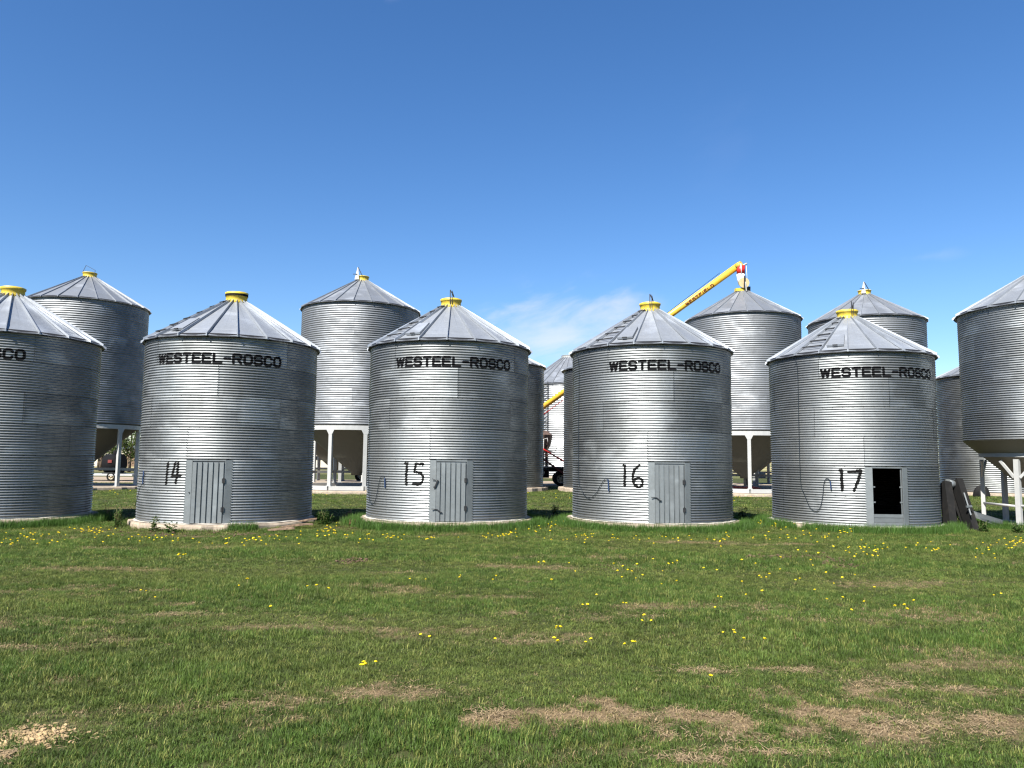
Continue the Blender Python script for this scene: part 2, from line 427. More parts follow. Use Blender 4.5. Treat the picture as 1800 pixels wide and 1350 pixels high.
gm.set(color=col, rough=0.95, spec=0.1); gm.bump(gm.noise(45, 5, 0.7, vec=geo.outputs['Position']), 0.8, 0.03)
tag(mesh_obj('ground', gme, None, gm.m), kind='structure')

yb = MB(); N = 80
for i in range(N):
    x0 = -70 + 160 * i / N; x1 = -70 + 160 * (i + 1) / N
    e = lambda x: (49.0 + 1.2 * math.sin(x * 0.31) + 0.5 * math.sin(x * 1.3), 60.5 + 1.0 * math.sin(x * 0.2 + 1))
    a, b = e(x0), e(x1)
    yb.add([(x0, a[0], 0.012), (x1, b[0], 0.012), (x1, b[1], 0.012), (x0, a[1], 0.012)], [(0, 1, 2, 3)])
tag(yb.build('gravel_yard', M['yard']), kind='structure')

# ------------------------------------------------------------------ corrugated sheets (shared mesh data)
MESH = {}
def corr_mesh(R, h, ncor, amp, a0, a1, z0=0.0, spp=6, seg=3.0, mat=None):
    key = ('corr', R, h, ncor, amp, round(a0, 4), round(a1, 4), spp, mat.name)
    if key in MESH: return MESH[key]
    n = max(1, int(round(math.degrees(a1 - a0) / seg)))
    k = ncor * spp + 1
    j, i = np.meshgrid(np.arange(n + 1), np.arange(k), indexing='ij')
    a = a0 + (a1 - a0) * j / n; z = h * i / (k - 1)
    r = R + amp * np.sin(2 * math.pi * ncor * z / h - math.pi / 2)
    v = np.stack([r * np.sin(a), -r * np.cos(a), z], -1).reshape(-1, 3)
    q = (np.arange(n)[:, None] * k + np.arange(k - 1)[None, :]).ravel()
    f = np.stack([q, q + k, q + k + 1, q + 1], 1)
    me = bpy.data.meshes.new('wall_sheet'); me.from_pydata(v.tolist(), [], f.tolist())
    me.polygons.foreach_set('use_smooth', [True] * len(f)); me.update(); me.materials.append(mat)
    MESH[key] = me; return me
def roof_mesh(r0, z0, r1, z1, ang, crease, mat):
    key = ('roof', r0, z0, r1, z1, round(ang, 4), mat.name)
    if key in MESH: return MESH[key]
    b = MB(); g = 0.004 / r1; ts = [0, 0.80, 0.83, 1.0] if crease else [0, 0.5, 1.0]; vs = []
    for t in ts:
        r = r0 + (r1 - r0) * t; z = z0 + (z1 - z0) * t - 0.02 * math.sin(math.pi * t) * (1 if crease else 0)
        if crease and t == 0.83: z -= 0.010
        for s_ in (-0.5, 0.0, 0.5):
            rr = r * (1.0 if s_ else math.cos(ang / 2) * 1.003)
            vs.append(polar(rr, s_ * (ang - 2 * g), z - (0.008 if s_ == 0 else 0)))
    n = len(ts); top = list(vs); vs += [(x, y, z - 0.012) for x, y, z in top]
    fs = []
    for i in range(n - 1):
        for k in range(2):
            a = i * 3 + k; fs.append((a, a + 3, a + 4, a + 1)); o = 3 * n; fs.append((a + o, a + 1 + o, a + 4 + o, a + 3 + o))
    o = 3 * n
    # edge thickness at the eave
    lip = [(x * 0.992, y * 0.992, z - 0.022) for x, y, z in top[-3:]]
    vs += lip; L = 6 * n
    for k in range(2): fs.append((o - 3 + k, L + k, L + k + 1, o - 3 + k + 1))
    b.add(vs, fs); me = b.mesh('roof_sheet'); me.materials.append(mat); MESH[key] = me; return me
def rib_mesh(r0, z0, r1, z1, mat, w=0.035, h=0.065):
    key = ('rib', r0, z0, r1, z1, mat.name)
    if key in MESH: return MESH[key]
    b = MB()
    a = Vector((0, -r0, z0 + h / 2 - 0.008)); c = Vector((0, -r1 - 0.03, z1 + h / 2 - 0.02))
    vs = []
    for p, ww_ in ((a, 0.6), (c, 1)):
        for sx, sz in ((-1, -1), (1, -1), (0.55, 1), (-0.55, 1)): vs.append((p.x + sx * w / 2 * ww_, p.y, p.z + sz * h / 2))
    b.add(vs, [(0, 1, 2, 3), (7, 6, 5, 4), (0, 4, 5, 1), (1, 5, 6, 2), (2, 6, 7, 3), (3, 7, 4, 0)])
    me = b.mesh('roof_rib'); me.materials.append(mat); MESH[key] = me; return me

# stroke letters: each a list of polylines in a 0..1 box
LET = {'W': [[(0, 1), (.24, 0), (.5, .95), (.76, 0), (1, 1)]], 'E': [[(1, 1), (0, 1), (0, 0), (1, 0)], [(0, .5), (.85, .5)]],
       'S': [[(1, .82), (.8, 1), (.2, 1), (0, .82), (0, .64), (.2, .5), (.8, .5), (1, .36), (1, .18), (.8, 0), (.2, 0), (0, .18)]],
       'T': [[(0, 1), (1, 1)], [(.5, 1), (.5, 0)]], 'L': [[(0, 1), (0, 0), (1, 0)]], '-': [[(.05, .5), (.95, .5)]],
       'R': [[(0, 0), (0, 1), (.8, 1), (1, .85), (1, .65), (.8, .5), (0, .5)], [(.55, .5), (1, 0)]],
       'O': [[(.2, 0), (0, .2), (0, .8), (.2, 1), (.8, 1), (1, .8), (1, .2), (.8, 0), (.2, 0)]],
       'C': [[(1, .8), (.8, 1), (.2, 1), (0, .8), (0, .2), (.2, 0), (.8, 0), (1, .2)]],
       'F': [[(1, 1), (0, 1), (0, 0)], [(0, .5), (.8, .5)]], 'I': [[(.5, 1), (.5, 0)]],
       'D': [[(0, 0), (0, 1), (.7, 1), (1, .75), (1, .25), (.7, 0), (0, 0)]]}
DIG = {'14': [[(0.10, .98), (0.06, .5), (0.04, 0.02)], [(.62, 1), (.42, .36), (1.0, .42)], [(.80, .98), (.78, .5), (.70, .06)]],
       '15': [[(0.02, 1), (.16, 1), (.10, .5), (.12, 0)], [(.98, .98), (.60, .97), (.55, .60), (.85, .58), (1, .38), (.96, .12), (.75, .01), (.50, .03)]],
       '16': [[(0.02, 1), (.10, .96), (.08, .5), (.06, 0.02)], [(.82, 1), (.58, .80), (.48, .45), (.56, .12), (.80, -.06), (1.0, .08), (.98, .32), (.78, .42), (.54, .30)]],
       '17': [[(0.0, .97), (.08, .97), (.07, .5), (.08, 0)], [(.42, .90), (.98, .97), (.84, .5), (.64, 0.0)]]}
def raster(strokes_at, w, h, cell, place, rough=0.0, seed=0):
    """strokes_at: list of (polyline in metres, half thickness); returns MB of little quads on a surface"""
    nxx = int(w / cell) + 8; nyy = int(h / cell) + 8
    X = (np.arange(nxx) - 3.5) * cell; Y = (np.arange(nyy) - 3.5) * cell
    gx_, gy_ = np.meshgrid(X, Y, indexing='ij'); m = np.zeros(gx_.shape, bool)
    nzz = (fbm(gx_ * 30 + seed, gy_ * 30, 2) - 0.5) * rough + (fbm(gx_ * 90 + seed, gy_ * 90, 2) - 0.5) * rough * 0.6
    for pl, th in strokes_at:
        for (x0, y0), (x1, y1) in zip(pl[:-1], pl[1:]):
            dx, dy = x1 - x0, y1 - y0; L2 = dx * dx + dy * dy + 1e-9
            t = np.clip(((gx_ - x0) * dx + (gy_ - y0) * dy) / L2, 0, 1)
            m |= np.hypot(gx_ - x0 - t * dx, gy_ - y0 - t * dy) < th + nzz
    idx = {}; vs = []; fs = []
    def vid(i, j):
        k = (i, j)
        if k not in idx: idx[k] = len(vs); vs.append(place(X[0] + (i - .5) * cell, Y[0] + (j - .5) * cell))
        return idx[k]
    for i, j in zip(*np.nonzero(m)): fs.append((vid(i, j), vid(i + 1, j), vid(i + 1, j + 1), vid(i, j + 1)))
    b = MB(); b.add(vs, fs, True); return b
def text_strokes(txt, lw, lh, gap, th):
    out = []; x = 0
    for ch in txt:
        k = 0.35 if ch == 'I' else (0.8 if ch == '-' else (1.25 if ch == 'W' else 1.0))
        for pl in LET[ch]: out.append(([(x + a * lw * k, c * lh) for a, c in pl], th))
        x += lw * k + gap
    return out, x - gap

# ------------------------------------------------------------------ front row: flat-bottom bins
R1 = 2.13; Z0 = 0.20; TH = 0.752; NC = 12; AMP = 0.0142; TIERS = 6
ZT = Z0 + TH * TIERS
CAP_R = 0.27; CAP_Z = ZT + (R1 - CAP_R) * 0.618
EAVE_R = 2.225; EAVE_Z = ZT - (EAVE_R - R1) * 0.618
DOOR_C = rad(7.0); DOOR_H = rad(14.1)
def wall_r(z, off=0.0):
    return R1 + AMP * math.sin(2 * math.pi * NC * (z - Z0) / TH - math.pi / 2) + off
def cyl_strip(b, a0, a1, z0, z1, r, t=0.004): b.lathe([(r, z0), (r, z1)], max(1, int(math.degrees(a1 - a0) / 3)), a0=a0, a1=a1)
def slab(a, b_, z0, z1, thick=0.012):
    """vertical flat plate between two plan points, z0..z1"""
    a = Vector((a[0], a[1], 0)); c = Vector((b_[0], b_[1], 0)); d = (c - a).normalized(); n = Vector((d.y, -d.x, 0)) * thick / 2
    vs = [a - n, c - n, c + n, a + n]; out = MB()
    out.add([(p.x, p.y, z0) for p in vs] + [(p.x, p.y, z1) for p in vs], [(3, 2, 1, 0), (4, 5, 6, 7), (0, 1, 5, 4), (1, 2, 6, 5), (2, 3, 7, 6), (3, 0, 4, 7)])
    return out
def bolts_mesh():
    if 'bolts' in MESH: return MESH['bolts']
    b = MB()
    def bolt(a, z, r, s_=0.014):
        p = Vector(polar(r, a, z)); nrm = Vector(polar(1, a, 0)); tg = Vector((math.cos(a), math.sin(a), 0)); up = Vector((0, 0, 1))
        b.add([p + tg * s_, p + up * s_, p - tg * s_, p - up * s_, p + nrm * 0.012], [(0, 1, 4), (1, 2, 4), (2, 3, 4), (3, 0, 4)])
    for t in range(1, TIERS):
        for k in range(54):
            a = 2 * math.pi * k / 54
            if t <= 1 and abs(a - DOOR_C) < DOOR_H * 1.15: continue
            bolt(a, Z0 + t * TH, R1 - AMP + 0.002)
    for t in range(TIERS):
        for q in range(4):
            a = SEAM[t] + q * math.pi / 2
            for c in range(NC): bolt(a, Z0 + t * TH + (c + .5) * TH / NC, R1 + AMP + 0.003, 0.011)
    for s_ in (-1, 1):
        for k in range(22):
            for dq in (0.85,):
                a = DOOR_C + s_ * DOOR_H * dq; bolt(a, Z0 + 0.05 + k * 1.42 / 22, 2.098, 0.013)
    me = b.mesh('bolts'); me.materials.append(M['black']); MESH['bolts'] = me; return me
# seam angle per ring, from the bottom; rings 1 and 2 start at the door posts
SEAM = [None, None, rad(-7.5), rad(-39), rad(10), rad(-35)]
SEAM[0] = SEAM[1] = DOOR_C + DOOR_H
def lid_bracket(b):
    b.bar((0.05, -0.29, CAP_Z + 0.05), (0.05, -0.29, CAP_Z + 0.44), 0.02)
    b.bar((0.05, -0.29, CAP_Z + 0.44), (0.12, -0.10, CAP_Z + 0.24), 0.016)
    b.bar((0.10, -0.28, CAP_Z + 0.05), (0.10, -0.28, CAP_Z + 0.42), 0.014)
    b.bar((0.12, -0.10, CAP_Z + 0.24), (0.10, -0.26, CAP_Z + 0.40), 0.014)

def pad(parent, R, top, seed, name='concrete_pad', n=56, bot=-0.15, cen=(0, 0), mat='concrete'):
    b = MB(); r2 = random.Random(seed); vs = []
    prof = []
    for j in range(n):
        a = 2 * math.pi * j / n; k = R * (1 + 0.022 * r2.uniform(-1, 1)) * (1 / math.cos(((a + .2) % (math.pi / 4)) - math.pi / 8) * 0.35 + 0.65) * 0.99
        for rr, z in ((k * 1.015, bot), (k * 1.008, top - 0.05), (k, top - 0.012 + 0.008 * r2.uniform(-1, 1)), (k * 0.93, top + .004 * r2.uniform(-1, 1)), (0.0, top)):
            x, y, z_ = polar(rr, a, z); vs.append((x + cen[0], y + cen[1], z_))
    for j in range(n):
        j2 = (j + 1) % n
        for i in range(4): prof.append((j * 5 + i, j2 * 5 + i, j2 * 5 + i + 1, j * 5 + i + 1))
    b.add(vs, prof); return b.build(name, M[mat], parent)

def front_bin(loc, rz, label, num=None, lever=True, door='closed', rope=None, capgap=False, textpart=True, seed=0, dz=0.0):
    x, y = loc
    t = empty('grain_bin', (x, y, dz), 0, label, 'grain bin', 'flat-bottomed bins standing in the front row')
    rz = rad(rz)
    def put(name, me, ang=0.0, z=0.0):
        o = mesh_obj(name, me, t); o.rotation_euler = (0, 0, rz + ang); o.location = (0, 0, z); return o
    pd = pad(t, 2.28, Z0, seed + 3)
    b = MB(); r2 = random.Random(seed)
    pr = []
    for j in range(72):
        a = 2 * math.pi * j / 72; w_ = 0.05 + 0.035 * r2.random()
        pr += [polar(R1 + w_, a, Z0 - .001 + 0.012 * r2.random()), polar(R1 + AMP * 0.3, a, Z0 + 0.012 + 0.02 * r2.random()), polar(R1 - 0.05, a, Z0 + 0.01)]
    b.add(pr, [(j * 3 + i, ((j + 1) % 72) * 3 + i, ((j + 1) % 72) * 3 + i + 1, j * 3 + i + 1) for j in range(72) for i in range(2)])
    b.build('mortar_bead', M['mortar'], t)
    for r in range(TIERS):
        if r <= 1:
            a0 = DOOR_C + DOOR_H; span = (2 * math.pi - 2 * DOOR_H) / 4
            for q in range(4):
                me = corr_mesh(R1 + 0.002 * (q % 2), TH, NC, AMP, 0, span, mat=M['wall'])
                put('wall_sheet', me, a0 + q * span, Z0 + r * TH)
        else:
            for q in range(4):
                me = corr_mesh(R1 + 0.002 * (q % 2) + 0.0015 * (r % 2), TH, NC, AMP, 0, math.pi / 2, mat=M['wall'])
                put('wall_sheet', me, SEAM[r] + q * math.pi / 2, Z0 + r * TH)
    o = put('bolts', bolts_mesh()); o['kind'] = 'stuff'
    # roof
    for k in range(20):
        a = rad(2.5 + 18 * k)
        put('roof_rib', rib_mesh(CAP_R + .01, CAP_Z, EAVE_R, EAVE_Z, M['roof']), a)
        put('roof_sheet', roof_mesh(CAP_R, CAP_Z, EAVE_R, EAVE_Z, rad(18), True, M['roof']), a + rad(9))
    if 'eave' not in MESH:
        b = MB(); b.lathe([(R1 + AMP + .004, ZT - 0.10), (R1 + AMP + .012, ZT - 0.004), (EAVE_R - 0.012, EAVE_Z - 0.03)], 72); MESH['eave'] = b.mesh('eave_shade_trim'); MESH['eave'].materials.append(M['darkgrey'])  # dark colour of this band paints the shade under the eave
    put('eave_shade_trim', MESH['eave'])
    # cap
    if 'cap' not in MESH:
        b = MB(); b.lathe([(CAP_R + .03, CAP_Z - 0.03), (CAP_R + .005, CAP_Z - 0.005), (CAP_R, CAP_Z + 0.16), (CAP_R + .018, CAP_Z + .165), (CAP_R + .018, CAP_Z + .178), (CAP_R - .01, CAP_Z + .178)], 36)
        for k in range(20):
            a = rad(2.5 + 18 * k + 9); m_ = Matrix.Rotation(a, 3, 'Z')
            b.box(m_ @ Vector((0, -CAP_R - 0.02, CAP_Z - 0.005)), (0.035, 0.04, 0.05), m_)
        MESH['cap'] = b.mesh('filler_cap'); MESH['cap'].materials.append(M['yellow'])
        b = MB(); b.lathe([(CAP_R + .024, 0), (CAP_R + .026, 0.04), (CAP_R - .02, 0.058), (0.0, 0.085)], 36); b.lathe([(CAP_R + .024, 0), (0.0, 0.002)], 36)
        MESH['lid'] = b.mesh('lid'); MESH['lid'].materials.append(M['yellow'])
        b = MB(); b.lathe([(CAP_R + .021, 0), (CAP_R + .021, 0.07)], 36); MESH['lid_gap_band'] = b.mesh('lid_gap_band'); MESH['lid_gap_band'].materials.append(M['black'])  # black band stands in for the dark opening under the raised lid
    cp = put('filler_cap', MESH['cap'])
    gp = 0.05 if capgap else 0.0
    ld = mesh_obj('lid', MESH['lid'], cp); ld.location = (0, 0, CAP_Z + 0.182 + gp); ld.rotation_euler = (rad(3 if capgap else 0), 0, 0)
    if capgap:
        g_ = mesh_obj('lid_gap_band', MESH['lid_gap_band'], cp); g_.location = (0, 0, CAP_Z + 0.165)
    if lever:
        b = MB(); lid_bracket(b); l_ = b.build('lid_lever', M['darkgrey'], t); l_.rotation_euler = (0, 0, rz + rad(rnd.uniform(-20, 10)))
    # ladder steps on one roof sheet, hatch in the next
    LA = rad(2.5 - 45); HA = rad(2.5 - 27)
    sl = math.atan(0.618); mr = Matrix.Rotation(-sl, 3, 'X')
    if 'step' not in MESH:
        b = MB(); b.box((0, -.02, 0.05), (1.0, 0.014, 0.030)); b.box((0, 0.09, 0.075), (1.0, 0.014, 0.024)); b.box((-.495, 0.035, 0.055), (0.01, 0.11, 0.03)); b.box((.495, 0.035, 0.055), (0.01, 0.11, 0.03))
        MESH['step'] = b.mesh('roof_step'); MESH['step'].materials.append(M['darkgrey'])
    for k, fr in enumerate((0.135, 0.30, 0.465, 0.63, 0.795, 0.93)):
        r = EAVE_R + (CAP_R - EAVE_R) * fr; z = EAVE_Z + (CAP_Z - EAVE_Z) * fr
        o = mesh_obj('roof_step', MESH['step'], t); p = Vector(polar(r, LA + rz, z + 0.0))
        o.location = p; o.rotation_euler = (0, 0, LA + rz); w_ = r * math.tan(rad(7.2)) * 2; o.scale = (max(0.18, w_), 1, 1)
    ins = 0.05
    if 'hatch' not in MESH:
        b = MB()
        fr0, fr1 = 0.14, 0.43
        pts = []
        for fr in (fr0, fr1):
            r = EAVE_R + (CAP_R - EAVE_R) * fr; z = EAVE_Z + (CAP_Z - EAVE_Z) * fr
            for s_ in (-1, 1): x_, y_, z_ = polar(r * math.cos(rad(9)), 0, z); pts.append((s_ * r * math.tan(rad(6.2)), y_, z_))
        up = Vector((0, -math.sin(sl), math.cos(sl)))
        lo = [Vector(p) + up * 0.004 for p in pts]; hi = [Vector(p) + up * 0.055 for p in pts]
        b.add(lo + hi, [(4, 5, 7, 6), (0, 1, 5, 4), (1, 3, 7, 5), (3, 2, 6, 7), (2, 0, 4, 6)])
        MESH['hatch'] = b.mesh('roof_hatch'); MESH['hatch'].materials.append(M['roof'])
        b = MB(); e0 = (hi[0] + hi[1]) / 2; b.box(e0 + Vector((0.0, -0.01, -0.01)), (0.12, 0.03, 0.03))
        MESH['latch'] = b.mesh('latch'); MESH['latch'].materials.append(M['darkgrey'])
    h_ = put('roof_hatch', MESH['hatch'], HA); mesh_obj('latch', MESH['latch'], h_)
    # door posts, header, door
    zt = Z0 + 2 * TH
    Rz = Matrix.Rotation(rz + DOOR_C, 3, 'Z')
    HW = R1 * math.sin(DOOR_H)
    def dput(name, key, maker, mat, parent=t):
        if key not in MESH: MESH[key] = maker().mesh(name); MESH[key].materials.append(mat)
        o = mesh_obj(name, MESH[key], parent)
        if parent is t: o.rotation_euler = (0, 0, rz + DOOR_C)
        return o
    for s_ in (-1, 1):
        def mk(s_=s_):
            a = (s_ * (HW + 0.02), -2.055); c = (s_ * (HW - 0.145), -2.125)
            q = slab(a, c, Z0 + 0.0, zt - 0.005, 0.012) if s_ < 0 else slab(c, a, Z0, zt - 0.005, 0.012)
            q.box((s_ * (HW - 0.145), -2.085, (Z0 + zt) / 2), (0.010, 0.09, zt - Z0 - 0.01)); return q
        dput('door_post', 'post%d' % s_, mk, M['steel'])
    def mkh():
        q = MB(); q.box((0, -2.10, zt - 0.02), (2 * HW - 0.29, 0.05, 0.03)); return q
    dput('door_header', 'header', mkh, M['steel'])
    DW = 2 * (HW - 0.152)
    if door == 'closed':
        d_ = empty('door', (0, 0, 0)); d_.parent = t; d_.rotation_euler = (0, 0, rz + DOOR_C)
        if 'slat' not in MESH:
            w_ = DW / 6
            q = MB()
            prof = [(-w_ / 2, 0.030), (-w_ / 2 + 0.004, -0.002), (w_ / 2 - 0.030, -0.010), (w_ / 2 - 0.022, 0.030)]
            z_a, z_b = Z0 + 0.03, zt - 0.06
            vs = [(px_, py_, z_) for z_ in (z_a, z_b) for px_, py_ in prof]
            q.add(vs, [(0, 1, 5, 4), (1, 2, 6, 5), (2, 3, 7, 6), (3, 2, 1, 0), (4, 5, 6, 7)])
            MESH['slat'] = q.mesh('door_slat'); MESH['slat'].materials.append(M['steel'])
            q = MB(); q.box((0, -2.103, (Z0 + zt) / 2 - .01), (DW - .01, 0.006, zt - Z0 - 0.08)); MESH['dback'] = q.mesh('door_sheet'); MESH['dback'].materials.append(M['steel'])
            q = MB(); q.box((0, 0, 0), (0.07, 0.02, 0.10)); q.box((0.0, -0.012, 0), (0.014, 0.02, 0.16)); MESH['hinge'] = q.mesh('hinge'); MESH['hinge'].materials.append(M['darkgrey'])
        mesh_obj('door_sheet', MESH['dback'], d_)
        for k in range(6):
            o = mesh_obj('door_slat', MESH['slat'], d_); o.location = (-DW / 2 + DW / 6 * (k + .5), -2.126, 0)
        for z_ in (Z0 + 0.35, Z0 + 1.02):
            o = mesh_obj('hinge', MESH['hinge'], d_); o.location = (DW / 2 - 0.02, -2.142, z_)
        if num != '14':
            q = MB(); zz = Z0 + (0.62 if num == '16' else 0.30)
            q.bar((-DW / 2 - 0.10, -2.145, zz + .03), (-DW / 2 + 0.03, -2.15, zz + .02), 0.016); q.bar((-DW / 2 + 0.03, -2.15, zz + .02), (-DW / 2 + 0.12, -2.155, zz - 0.05), 0.022); q.bar((-DW / 2 + 0.12, -2.155, zz - .05), (-DW / 2 + 0.15, -2.155, zz - 0.05), 0.02)
            if num == '15':
                zz = Z0 + 1.02
                q.bar((-DW / 2 - 0.10, -2.145, zz + .03), (-DW / 2 - 0.02, -2.15, zz), 0.014); q.bar((-DW / 2 + 0.04, -2.155, zz), (-DW / 2 - 0.03, -2.15, zz - 0.16), 0.03); q.box((-DW / 2 - .04, -2.15, zz - 0.17), (0.05, 0.02, 0.03))
            q.build('latch', M['darkgrey'], d_)
        else:
            q = MB(); q.box((-DW / 2 - 0.05, -2.135, Z0 + 0.74), (0.02, 0.025, 0.02)); q.build('latch', M['darkgrey'], d_)
    else:
        for k, (za, zb, dy) in enumerate(((Z0 + 0.005, Z0 + 0.115, 0), (Z0 + 0.12, Z0 + 0.235, 0.006), (Z0 + 0.242, Z0 + 0.325, -0.004))):
            q = MB(); q.box((0, -2.10 + dy, (za + zb) / 2), (DW, 0.02, zb - za)); o = q.build('stop_board', M['steel'], t); o.rotation_euler = (0, 0, rz + DOOR_C)
        for s_ in (-1, 1):
            for z_ in (Z0 + 0.62, Z0 + 1.0):
                q = MB(); q.box((s_ * (DW / 2 - 0.03), -2.095, z_), (0.07, 0.01, 0.035)); o = q.build('hinge_tab', M['steel'], t); o.rotation_euler = (0, 0, rz + DOOR_C)
        q = MB(); q.box((DW / 2 - .02, -2.085, (Z0 + zt) / 2 + .1), (0.02, 0.02, zt - Z0 - .3)); o = q.build('door_jamb', M['steel'], t); o.rotation_euler = (0, 0, rz + DOOR_C)
        q = MB(); q.lathe([(R1 - 0.1, Z0 + 0.02), (0, Z0 + 0.02)], 24); q.build('bin_floor', M['soil'], t)
    # painted name on the top ring
    if textpart:
        if 'text' not in MESH:
            a0 = rad(-33.5); st, W_ = text_strokes('WESTEEL-ROSCO', 0.170, 0.205, 0.075, 0.0315)
            kx = rad(83) * R1 / W_
            st = [([(a * kx, c) for a, c in pl], th) for pl, th in st]
            zb = Z0 + 5 * TH + 0.045
            def place(u, v): return polar(wall_r(zb + v, 0.0045), a0 + u / R1, zb + v)
            MESH['text'] = raster(st, W_ * kx, 0.205, 0.0105, place).mesh('painted_name'); MESH['text'].materials.append(M['black'])
        put('painted_name', MESH['text'])
    if num:
        w_, h2 = {'14': (0.40, 0.50), '15': (0.50, 0.51), '16': (0.48, 0.52), '17': (0.50, 0.52)}[num]
        a_end = DOOR_C - DOOR_H - rad({'14': 3.6, '15': 4.6, '16': 3.8, '17': 2.4}[num]); a0 = a_end - w_ / R1
        zb = Z0 + {'14': 0.92, '15': 0.90, '16': 0.90, '17': 0.90}[num]
        st = [([(a * w_, c * h2) for a, c in pl], 0.032 if num != '17' else 0.036) for pl in DIG[num]]
        def place(u, v): return polar(wall_r(zb + v, 0.0045), a0 + u / R1, zb + v)
        put('painted_number', raster(st, w_, h2, 0.0105, place, 0.03, int(num)).mesh('painted_number')).data.materials.append(M['spray'])
    if rope:
        for name, pts, r_, mt in rope:
            pp = [polar(R1 + AMP + 0.02 + (0.2 if len(p) > 2 and p[2] else 0), rad(p[0]), p[1]) for p in pts]
            MB().tube(smooth_line(pp), r_, 5).build(name, M[mt], t)
    return t
def smooth_line(p, k=6):
    if len(p) < 3: return p
    P = [Vector(q) for q in p]; P = [P[0]] + P + [P[-1]]; out = []
    for i in range(1, len(P) - 2):
        for j in range(k):
            t = j / k; a, b, c, d = P[i - 1:i + 3]
            out.append(0.5 * ((2 * b) + (-a + c) * t + (2 * a - 5 * b + 4 * c - d) * t * t + (-a + 3 * b - 3 * c + d) * t ** 3))
    out.append(P[-2]); return out
# rope points: world angle (degrees from the camera side), height
rope16 = [('hanging_rope', [(-71, 4.62, 1), (-71, 4.35), (-71, 2.6), (-70.5, 1.25), (-68, 1.05), (-62, 0.83), (-56, 0.76), (-50, 0.90), (-46, 1.1), (-43, 1.24), (-41, 1.28), (-39.5, 1.2)], 0.0075, 'rope'),
          ('rope_handle', [(-39.8, 1.26), (-39.4, 1.1), (-39.2, 0.96)], 0.018, 'blue')]
rope17 = [('hanging_rope', [(-59.5, 4.6, 1), (-59.5, 4.3), (-59.5, 2.4), (-59, 1.25), (-56, 0.95), (-52, 0.62), (-48, 0.55), (-45, 0.64), (-43, 0.95), (-42, 1.25), (-40.5, 1.38), (-38.5, 1.37), (-37.5, 1.3)], 0.0075, 'rope'),
          ('rope_handle', [(-37.8, 1.33), (-37.5, 1.22), (-37.3, 1.1)], 0.018, 'blue')]
rope15 = [('hanging_rope', [(-66, 3.0), (-66, 1.5), (-63, 0.75), (-58, 0.58), (-53, 0.62), (-50, 0.85), (-47.5, 1.15), (-45, 1.28), (-42.5, 1.28), (-41, 1.2)], 0.0075, 'rope'),
          ('rope_handle', [(-41.6, 1.24), (-41.2, 1.12), (-41, 1.0)], 0.018, 'blue')]
rope14 = [('hanging_rope', [(-60, 0.55), (-55, 0.66), (-48, 1.0), (-43.8, 1.1)], 0.007, 'rope'), ('rope_handle', [(-43.4, 1.42), (-42.8, 1.3), (-43.6, 1.24), (-43.2, 1.1)], 0.018, 'blue')]
front_bin((-13.17, 19.95), -7.5, 'corrugated grain bin cut off by the left edge of the picture, no number in view', None, lever=False, capgap=False, seed=1)
front_bin((-7.39, 20.27), 1, 'corrugated bin sprayed 14, shut door, black band under its yellow lid', '14', lever=False, capgap=True, rope=rope14, seed=2, dz=-0.05)
front_bin((-1.70, 20.86), 0, 'corrugated bin sprayed 15, two latches on its shut door', '15', rope=rope15, seed=3)
front_bin((3.82, 21.11), -5, 'corrugated bin sprayed 16, shut door with one bent latch', '16', rope=rope16, seed=4)
front_bin((9.50, 21.55), -8.5, 'corrugated bin sprayed 17 with an open black doorway', '17', door='open', rope=rope17, seed=5, dz=-0.06)

